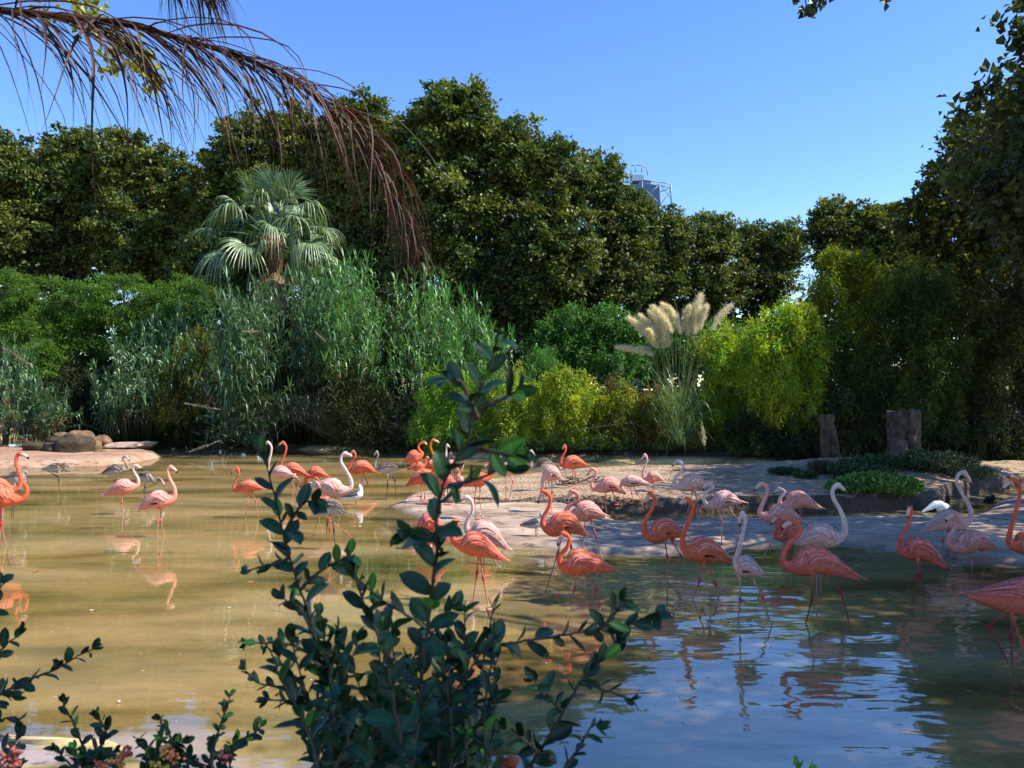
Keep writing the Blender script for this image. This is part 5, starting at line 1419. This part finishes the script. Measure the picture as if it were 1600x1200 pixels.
B(6, PALE, 'pale flamingo facing right with high hooked neck by the black and white duck', (820, 655), (990, 565, 80), (1110, 590), [(1175, 545), (1180, 480), (1120, 370), (1072, 270), (1085, 210)], (1130, 190), (1180, 300), [[(965, 640), (962, 720), (948, 842)], [(1000, 640), (1030, 760), (1032, 862)]], 860, 0.15, (0.64, 0.42, 0.37), land=True)
B(6, PINK, 'coral pink flamingo with tucked looped neck near the right edge', (1385, 795), (1200, 722, 80), (1090, 775), [(1020, 760), (1012, 690), (1070, 610), (1095, 555)], (1050, 520), (982, 582), [[(1188, 800), (1185, 860), (1188, 925)], [(1260, 800), (1275, 850), (1310, 905)]], 905, -0.1, (0.82, 0.3, 0.24))
B(6, CORAL, 'red coral flamingo cut by the right edge with tall curved neck', (1830, 800), (1640, 740, 84), (1540, 760), [(1478, 730), (1490, 640), (1530, 500), (1560, 380), (1560, 290)], (1510, 248), (1425, 348), [[(1640, 820), (1645, 880), (1650, 950)], [(1680, 820), (1685, 880), (1690, 950)]], 950, -0.1)
B(0, DEEP, 'deep rose flamingo body entering at the lower right edge, nearest bird', (1512, 932), (1588, 934, 28), (1632, 930), [(1662, 925), (1668, 895), (1655, 865)], (1668, 845), (1690, 862), [[(1580, 955), (1578, 995), (1580, 1035)], [(1575, 955), (1543, 978), (1575, 1030)]], 1033, 0.1)
B(3, DEEP, 'coral flamingo with its head lowered behind the shrub leaves', (500, 835), (390, 772, 72), (320, 800), [(290, 850), (310, 910), (350, 950)], (375, 965), (400, 1000), [[(375, 840), (380, 930), (382, 1010)], [(410, 840), (412, 930), (418, 1010)]], 1000, -0.1)
B(3, PALE, 'pale grey flamingo with thin arched neck behind the shrub', (1022, 1002), (840, 862, 92), (735, 860), [(690, 830), (698, 760), (738, 690), (730, 605)], (690, 572), (630, 612), [[(850, 950), (900, 1040), (940, 1130)], [(820, 950), (830, 1040), (835, 1130)]], 1130, -0.1, (0.72, 0.5, 0.44))
B(3, CORAL, 'coral flamingo with pink flank low behind the shrub, tail to the right', (995, 1095), (770, 965, 98), (660, 960), [(585, 930), (575, 860), (610, 800)], (590, 770), (545, 830), [[(800, 1060), (830, 1250), (864, 1455)], [(785, 1060), (775, 1200), (745, 1420)]], 1440, -0.15)

# ------------------------------------------------------------------ gulls and ducks
def small_bird(name, label, cat, reg, tail, mid, chest, neckp, head, tip, legs, base, cols, yaw=0.1, land=False, sit=False):
    ox, oy, s = REG[reg]
    tx = lambda p: (ox + p[0] / s, oy + p[1] / s)
    mx, my = tx(mid); foot = hit(mx, oy + base / s, 5, 45); d = foot[1]; k = d / F
    Rb = mid[2] / s * k
    w3 = lambda p, off=0: W(*tx(p), d + yaw * (tx(p)[0] - mx) * k + off)
    P = np.array([w3(p) for p in [tail, ((tail[0] + mid[0]) / 2, (tail[1] + mid[1]) / 2), mid[:2], chest, neckp, head, (head[0] * 0.6 + tip[0] * 0.4, head[1] * 0.6 + tip[1] * 0.4)]])
    C = catmull(P, 6); R = catmull(np.array([0.12, 0.6, 1, 0.85, 0.5, 0.46, 0.2])[:, None], 6)[:, 0] * Rb
    NB = np.array([-yaw, 1, 0.0])
    V, Fc, N = spine_tube(C, R, NB, np.full(len(C), 0.85))
    sg0 = 1 if N[12][2] > 0 else -1
    white, dark = np.array(cols[0]), np.array(cols[1])
    headc = np.array(cols[2])
    col = np.tile(white, (len(V), 1)).astype(float)
    col[len(C) * 16 - 14 * 16:] = headc
    if cat == 'duck': col[:10 * 16] = headc
    root = empty(name, (foot[0], d, foot[2]), label, cat)
    mb = MB(); mb.add(V, Fc, col)
    for q, lg in enumerate(legs):
        a = w3(lg[0], 0.02 * (-1) ** q); b = w3(lg[1], 0.02 * (-1) ** q)
        b[2] = max(float(ground(np.array([b[0]]), np.array([b[1]]))[0]), -0.3) + 0.005
        mb.tube([a + [0, 0, Rb * 0.4], a, b], [0.014, 0.007, 0.006], 6, (0.45, 0.32, 0.12))
        f = b; sg = -1 if tip[0] < mid[0] else 1
        mb.add(np.array([f + [0, 0, 0.006], f + [sg * 0.05, -0.02, 0], f + [sg * 0.05, 0.02, 0]]), np.array([[0, 1, 2]]), (0.45, 0.32, 0.12))
    mb.build('body', M['bird'], root)
    b2 = MB(); h, t = w3(head), w3(tip)
    b2.tube([h + (t - h) * 0.35, h + (t - h) * 0.75, t], np.array([0.16, 0.11, 0.03]) * Rb, 7, cols[3]); b2.build('beak', M['beak'], root)
    for sg in (-1, 1):
        wb = MB()
        for ri in range(4):
            for q in range(4):
                a0 = math.radians(15 + 22 * q) * sg
                pts = []
                for e in range(4):
                    t = e / 3; u = 0.12 + 0.17 * ri + 0.38 * t
                    f = max((1 - u) * 19, 0); i = int(min(f, len(C) - 2)); tt = f - i
                    c = C[i] * (1 - tt) + C[i + 1] * tt; rr = max(R[i] * (1 - tt) + R[i + 1] * tt, 0.15 * Rb)
                    if u > 1: c = c + unit(C[0] - C[3]) * (u - 1) * 2.2 * Rb
                    for da in (-0.2, 0, 0.2):
                        aa = a0 * (1 - 0.3 * t) + da * (1 if t < 0.9 else 0.2)
                        pts.append(c + (N[i] * sg0 * math.cos(aa) + NB * math.sin(aa) * 0.85) * (rr + (0.05 + 0.06 * t + 0.01 * ri) * Rb))
                Q = []
                for e in range(3):
                    Q += [(3 * e, 3 * e + 3, 3 * e + 4, 3 * e + 1), (3 * e + 1, 3 * e + 4, 3 * e + 5, 3 * e + 2)]
                wb.add(np.array(pts), np.array(Q), dark * (0.8 + 0.4 * rng.random()))
        wb.build('wing', M['bird'], root)
    return root
small_bird('gull', 'grey winged white gull standing in the water beside the brown juvenile', 'gull', 2, (968, 574), (1085, 560, 36), (1130, 545), (1140, 510), (1132, 478), (1118, 462 + 10), [[(1095, 590), (1098, 632)], [(1105, 590), (1106, 632)]], 632, [(0.8, 0.8, 0.8), (0.07, 0.07, 0.08), (0.85, 0.85, 0.85), (0.6, 0.4, 0.1)])
small_bird('gull', 'slate backed gull standing on the shaded edge of the apron', 'gull', 4, (60, 706), (170, 690, 38), (215, 670), (228, 640), (232, 618), (262, 622), [[(183, 735), (186, 795)], [(195, 735), (197, 790)]], 790, [(0.38, 0.40, 0.42), (0.07, 0.08, 0.09), (0.35, 0.38, 0.42), (0.2, 0.15, 0.1)])
small_bird('gull', 'small dark backed gull on the gravel behind the bright coral flamingo', 'gull', 4, (455, 252), (410, 262, 14), (385, 262), (374, 258), (370, 250), (360, 256), [[(413, 275), (413, 312)], [(425, 275), (426, 312)]], 312, [(0.7, 0.66, 0.6), (0.10, 0.09, 0.08), (0.5, 0.45, 0.4), (0.2, 0.15, 0.1)])
small_bird('duck', 'white backed duck with black head resting by the channel', 'duck', 6, (800, 505), (915, 455, 42), (970, 455), (998, 430), (1000, 385), (965, 372), [], 500, [(0.62, 0.66, 0.66), (0.55, 0.6, 0.6), (0.015, 0.015, 0.015), (0.05, 0.05, 0.05)])
small_bird('duck', 'all dark duck at the foot of the right ramp', 'duck', 6, (1280, 425), (1320, 405, 26), (1345, 398), (1355, 385), (1352, 372), (1372, 378), [], 430, [(0.02, 0.02, 0.022), (0.018, 0.018, 0.02), (0.02, 0.02, 0.02), (0.04, 0.04, 0.04)])
# ------------------------------------------------------------------ foreground shrubs
def leaf_mesh(seed, wide=0.5, curl=0.15, young=False):
    r = np.random.default_rng(seed)
    ns, nw = 8, 5
    t = np.linspace(0, 1, ns)
    hw = wide * 0.54 * np.sin(np.pi * np.clip(t, 0, 1) ** 1.1 * 0.96 + 0.04) ** 0.62
    hw[0] = 0.02; hw[-1] = 0.02
    V = []
    for k in range(ns):
        for j in range(nw):
            u = (j / (nw - 1) - 0.5) * 2
            V.append((u * hw[k], t[k], abs(u) ** 1.3 * hw[k] * 0.35 - curl * t[k] ** 2 + 0.02 * math.sin(6 * t[k] + seed)))
    V = np.array(V)
    i, j = np.meshgrid(np.arange(ns - 1), np.arange(nw - 1), indexing='ij'); a = (i * nw + j).ravel()
    Q = np.stack([a, a + 1, a + nw + 1, a + nw], 1)
    base = np.array((0.07, 0.17, 0.025) if young else (0.012, 0.037, 0.012)) * r.uniform(0.6, 1.7)
    C = np.tile(base, (len(V), 1))
    mid = np.abs(np.tile(np.linspace(-1, 1, nw), ns)) < 0.1
    C[mid] = C[mid] * 1.7 + 0.004
    edge = np.abs(np.tile(np.linspace(-1, 1, nw), ns)) > 0.95
    C[edge] = C[edge] * 1.25
    return mk_mesh('leaf', V, Q, M['shrubleaf'], C)
LM = [leaf_mesh(i, w, c) for i, (w, c) in enumerate([(0.46, 0.1), (0.52, 0.25), (0.40, 0.02), (0.5, -0.12), (0.56, 0.15), (0.44, 0.4)])]
LMY = [leaf_mesh(20 + i, w, c, True) for i, (w, c) in enumerate([(0.42, 0.1), (0.48, 0.0)])]

def leafy(name, label, cat, stems, base, limit=300):
    """stems: (pixel points, depth0, depth1, leaf length m, spacing m, young fraction)"""
    root = empty(name, base, label, cat)
    org = np.array(base)
    mb = MB(); leaves = []
    for (pts, d0, d1, L, gap, young) in stems:
        P = catmull([W(x, y, d0 + (d1 - d0) * k / max(1, len(pts) - 1)) for k, (x, y) in enumerate(pts)], 8)
        P = P + np.cumsum(rng.normal(size=P.shape) * 0.0006, axis=0)
        mb.tube(P, np.linspace(0.0026, 0.0010, len(P)), 6, (0.10, 0.075, 0.05) if L > 0.02 else (0.12, 0.10, 0.06))
        seg = np.linalg.norm(np.diff(P, axis=0), axis=1); cum = np.concatenate([[0], np.cumsum(seg)]); tot = cum[-1]
        s, k = gap * 0.5, 0
        phi = rng.uniform(0, 6.28)
        while s < tot:
            i = min(np.searchsorted(cum, s) - 1, len(P) - 2); i = max(i, 0)
            p = P[i] + (P[i + 1] - P[i]) * ((s - cum[i]) / (seg[i] + 1e-9))
            T = unit(P[i + 1] - P[i])
            frac = s / tot
            phi += 2.4 + rng.normal() * 0.3
            a1 = unit(np.cross(T, [0.1, 1, 0.05])); a2 = np.cross(T, a1)
            out = a1 * math.cos(phi) + a2 * math.sin(phi) * 0.75
            ang = rng.uniform(0.75, 1.15) * (1 - 0.5 * frac ** 4)
            D = unit(T * math.cos(ang) + out * math.sin(ang))
            N = unit(T * math.sin(ang) - out * math.cos(ang) + rng.normal(size=3) * 0.45 + np.array([0, -0.3, 0.15]))
            sc = 1.12 * L * rng.uniform(0.65, 1.1) * (1 - 0.35 * frac ** 6)
            leaves.append((p, D, N, sc, rng.random() < young * (0.3 + frac), L))
            s += gap * rng.uniform(0.7, 1.3); k += 1
        for q in range(3):   # terminal tuft
            T = unit(P[-1] - P[-3]); D = unit(T + rng.normal(size=3) * 0.45)
            leaves.append((P[-1], D, unit(rng.normal(size=3) + [0, -0.5, 0.3]), L * rng.uniform(0.5, 0.85), rng.random() < young * 1.6, L))
    mb.build('stem', M['bark'], root)
    rng.shuffle(leaves)
    leaves = sorted(leaves, key=lambda l: -l[3])
    rest = MB()
    for k, (p, D, N, sc, yg, L) in enumerate(leaves):
        S = unit(np.cross(D, N)); N2 = np.cross(S, D)
        me = (LMY if yg else LM)[rng.integers(0, 2 if yg else 6)]
        Mx = Matrix(((S[0], D[0], N2[0], p[0] - org[0]), (S[1], D[1], N2[1], p[1] - org[1]), (S[2], D[2], N2[2], p[2] - org[2]), (0, 0, 0, 1))) @ Matrix.Diagonal((sc, sc, sc, 1))
        if k < limit:
            o = link(bpy.data.objects.new('leaf', me), root)
            o.matrix_local = Mx
        else:
            co = np.empty(len(me.vertices) * 3); me.vertices.foreach_get('co', co); co = co.reshape(-1, 3)
            A = np.array(Mx)
            Vw = co @ A[:3, :3].T + A[:3, 3] + org
            cl = np.empty(len(me.vertices) * 4); me.color_attributes['Col'].data.foreach_get('color', cl)
            q = np.array([p_.vertices[:] for p_ in me.polygons])
            rest.add(Vw, q, cl.reshape(-1, 4)[:, :3])
    if rest.n:
        o = rest.build('small_leaves', M['shrubleaf'], root); tag(o, kind='stuff')
    return root

S = []
# tall left shoot
S.append(([(545, 1230), (520, 1130), (500, 1040), (488, 985), (462, 905), (442, 840), (425, 770), (412, 725), (404, 702)], 1.15, 1.05, 0.038, 0.013, 0.10))
# tall blurred centre shoot, nearer
S.append(([(640, 1230), (655, 1130), (668, 1020), (680, 930), (688, 860), (692, 800), (705, 745), (735, 700), (748, 640), (765, 590), (782, 545)], 0.95, 0.72, 0.036, 0.0125, 0.18))
S.append(([(690, 860), (660, 830), (640, 835)], 0.86, 0.84, 0.036, 0.012, 0.0))
S.append(([(700, 760), (740, 752), (790, 735)], 0.84, 0.8, 0.032, 0.012, 0.3))
S.append(([(742, 700), (790, 715), (812, 718)], 0.80, 0.76, 0.032, 0.010, 0.6))
S.append(([(748, 655), (725, 600), (710, 590)], 0.77, 0.75, 0.030, 0.012, 0.0))
S.append(([(752, 640), (790, 625), (805, 612)], 0.76, 0.74, 0.030, 0.012, 0.2))
# right branch
S.append(([(650, 1130), (690, 1040), (740, 1012), (800, 1003), (870, 992), (930, 984), (980, 975), (1020, 965)], 1.05, 1.05, 0.034, 0.012, 0.12))
S.append(([(930, 984), (960, 960), (975, 940)], 1.05, 1.02, 0.032, 0.010, 0.1))
S.append(([(800, 1230), (850, 1165), (880, 1110), (905, 1065), (930, 1035), (950, 1020), (962, 1000)], 1.05, 1.05, 0.032, 0.011, 0.08))
S.append(([(905, 1065), (945, 1080), (985, 1095)], 1.05, 1.04, 0.024, 0.010, 0.1))
S.append(([(880, 1110), (850, 1080), (835, 1060)], 1.05, 1.0, 0.026, 0.011, 0.0))
S.append(([(870, 1190), (830, 1160), (795, 1130), (780, 1125)], 1.05, 1.0, 0.026, 0.011, 0.1))
S.append(([(860, 1230), (900, 1180), (920, 1150), (935, 1140)], 1.0, 1.0, 0.026, 0.011, 0.0))
# left branches
S.append(([(560, 1230), (540, 1150), (500, 1100), (450, 1078), (405, 1068), (385, 1050)], 1.1, 1.15, 0.026, 0.010, 0.0))
S.append(([(500, 1040), (460, 1015), (420, 1010), (382, 1008)], 1.1, 1.2, 0.020, 0.009, 0.05))
S.append(([(500, 1100), (450, 1095), (420, 1100)], 1.1, 1.12, 0.024, 0.010, 0.0))
S.append(([(450, 870), (425, 878), (388, 888)], 1.07, 1.1, 0.022, 0.011, 0.1))
S.append(([(470, 920), (500, 890), (535, 870), (548, 868)], 1.05, 1.0, 0.028, 0.010, 0.1))
S.append(([(490, 990), (470, 960), (440, 935)], 1.05, 1.05, 0.026, 0.010, 0.0))
S.append(([(445, 830), (470, 790), (490, 775)], 1.05, 1.0, 0.032, 0.011, 0.0))
S.append(([(620, 1040), (585, 975), (560, 920), (555, 900)], 1.0, 1.0, 0.034, 0.011, 0.15))
S.append(([(690, 1000), (640, 960), (600, 935), (560, 905)], 1.0, 1.05, 0.032, 0.012, 0.1))
# dense heart of the bush
for k in range(36):
    x0 = rng.uniform(490, 765); y0 = 1230
    x1 = x0 + rng.normal() * 60 - 20; y1 = rng.uniform(940, 1120)
    x1 = np.clip(x1, 430, 770)
    dd = rng.uniform(0.85, 1.2)
    S.append(([(x0, y0), ((x0 + x1) / 2 + rng.normal() * 15, (y0 + y1) / 2), (x1, y1)], dd, dd + rng.normal() * 0.05, rng.uniform(0.027, 0.037), 0.0125, 0.04))
leafy('evergreen_shrub', 'dark leafed evergreen shrub standing large before the pond, centre', 'shrub', S, (-0.1, 1.0, 1.0))
# left edge shrub
S = [([(-40, 1120), (0, 1085), (40, 1065), (80, 1050), (115, 1030), (146, 1015)], 1.2, 1.2, 0.026, 0.011, 0.05),
     ([(-60, 1080), (-20, 1040), (5, 1010), (30, 992)], 1.15, 1.15, 0.028, 0.011, 0.0),
     ([(-60, 1000), (-20, 960), (0, 935), (5, 905)], 1.1, 1.1, 0.030, 0.012, 0.0),
     ([(-50, 1200), (-15, 1140), (10, 1120), (25, 1128)], 1.1, 1.1, 0.030, 0.012, 0.0),
     ([(-70, 1160), (-30, 1110), (0, 1085), (20, 1080)], 1.1, 1.1, 0.030, 0.011, 0.0),
     ([(-40, 1230), (-10, 1190), (15, 1170), (30, 1150)], 1.1, 1.1, 0.024, 0.011, 0.1)]
leafy('evergreen_shrub', 'evergreen shrub reaching in from the lower left edge', 'shrub', S, (-0.85, 1.15, 1.0))
# berry shrub along the bottom left
S = [([(150, 1230), (135, 1170), (115, 1120), (102, 1090)], 1.2, 1.15, 0.024, 0.009, 0.3),
     ([(150, 1180), (165, 1150), (150, 1120)], 1.2, 1.15, 0.022, 0.009, 0.3),
     ([(280, 1230), (270, 1180), (258, 1140), (248, 1125)], 1.2, 1.15, 0.018, 0.008, 0.4),
     ([(330, 1230), (335, 1170), (345, 1130), (358, 1090)], 1.2, 1.15, 0.020, 0.009, 0.5),
     ([(330, 1230), (360, 1170), (395, 1145), (408, 1130)], 1.2, 1.15, 0.020, 0.009, 0.3)]
for k in range(16):
    x0 = rng.uniform(120, 400)
    S.append(([(x0, 1235), (x0 + rng.normal() * 12, 1205), (x0 + rng.normal() * 26, rng.uniform(1150, 1185))], 1.15, 1.12, 0.022, 0.009, 0.15))
bs = leafy('berry_shrub', 'small leafed shrub with orange red berries along the bottom left', 'shrub', S, (-0.5, 1.15, 1.0), 280)
def ico():
    t = (1 + 5 ** 0.5) / 2
    v = unit(np.array([(-1, t, 0), (1, t, 0), (-1, -t, 0), (1, -t, 0), (0, -1, t), (0, 1, t), (0, -1, -t), (0, 1, -t), (t, 0, -1), (t, 0, 1), (-t, 0, -1), (-t, 0, 1)], float))
    f = np.array([(0, 11, 5), (0, 5, 1), (0, 1, 7), (0, 7, 10), (0, 10, 11), (1, 5, 9), (5, 11, 4), (11, 10, 2), (10, 7, 6), (7, 1, 8), (3, 9, 4), (3, 4, 2), (3, 2, 6), (3, 6, 8), (3, 8, 9), (4, 9, 5), (2, 4, 11), (6, 2, 10), (8, 6, 7), (9, 8, 1)])
    return v, f
iv, jf = ico()
for (px, py, n, sp, col) in [(200, 1176, 26, 9, (0.75, 0.12, 0.06)), (185, 1190, 22, 10, (0.75, 0.25, 0.05)), (258, 1172, 24, 10, (0.70, 0.32, 0.06)), (272, 1180, 22, 9, (0.72, 0.22, 0.08)), (350, 1180, 12, 7, (0.65, 0.12, 0.10)), (250, 1192, 20, 12, (0.5, 0.35, 0.05)), (160, 1195, 16, 8, (0.72, 0.16, 0.06))]:
    mb = MB()
    for k in range(n):
        mb.add(iv * 0.0032 * rng.uniform(0.7, 1.1) + W(px + rng.normal() * sp * 0.6, py + rng.normal() * sp * 0.5, 1.10 + rng.normal() * 0.008), jf, np.array(col) * rng.uniform(0.7, 1.2))
    mb.build('berry_cluster', M['berry'], bs)
S = [([(-30, 1235), (10, 1200), (25, 1175), (30, 1160)], 1.05, 1.05, 0.020, 0.009, 0.2), ([(0, 1240), (30, 1215), (42, 1190)], 1.05, 1.05, 0.018, 0.009, 0.2)]
b2 = leafy('berry_shrub', 'reddish berried twigs in the bottom left corner', 'shrub', S, (-0.75, 1.05, 1.0))
for (px, py, n, sp) in [(10, 1185, 24, 10), (25, 1172, 18, 8), (30, 1192, 18, 8)]:
    mb = MB()
    for k in range(n):
        mb.add(iv * 0.0028 * rng.uniform(0.7, 1.1) + W(px + rng.normal() * sp * 0.6, py + rng.normal() * sp * 0.6, 1.0 + rng.normal() * 0.008), jf, np.array((0.45, 0.10, 0.07)) * rng.uniform(0.6, 1.2))
    mb.build('berry_cluster', M['berry'], b2)
# young shoots low right of the shrub
S = [([(725, 1230), (730, 1190), (722, 1160), (718, 1140)], 1.0, 0.98, 0.018, 0.009, 0.9), ([(740, 1230), (752, 1195), (760, 1180)], 1.0, 0.98, 0.018, 0.009, 0.8)]
leafy('young_shoots', 'fresh light green shoots at the bottom below the dark shrub', 'shoot', S, (-0.05, 1.0, 1.2))
S = [([(1230, 1240), (1238, 1210), (1243, 1192)], 1.0, 1.0, 0.02, 0.012, 0.9), ([(1275, 1240), (1272, 1215), (1268, 1200)], 1.0, 1.0, 0.016, 0.012, 0.9)]
leafy('shoot_tips', 'tiny green leaf tips poking up at the bottom edge right of centre', 'shoot', S, (0.37, 1.0, 1.4))
# dead leaf caught in the shrub
mb = MB()
c = W(793, 1190, 0.95); n = 14
an = np.linspace(0, 2 * np.pi, n, endpoint=False)
ring = np.stack([np.cos(an) * 0.014 * (1 + 0.25 * np.sin(5 * an)), 0.006 * np.sin(3 * an), np.sin(an) * 0.010 * (1 + 0.2 * np.cos(5 * an))], 1) + c
V = np.vstack([c[None] + [[0, -0.006, 0]], ring]); k = np.arange(n)
o = mk('dead_leaf', V, np.stack([np.zeros(n, int), 1 + k, 1 + (k + 1) % n], 1), M['dry'], None, np.tile((0.22, 0.05, 0.015), (n + 1, 1)))
tag(o, 'curled rust coloured dead leaf caught at the foot of the shrub', 'leaf')
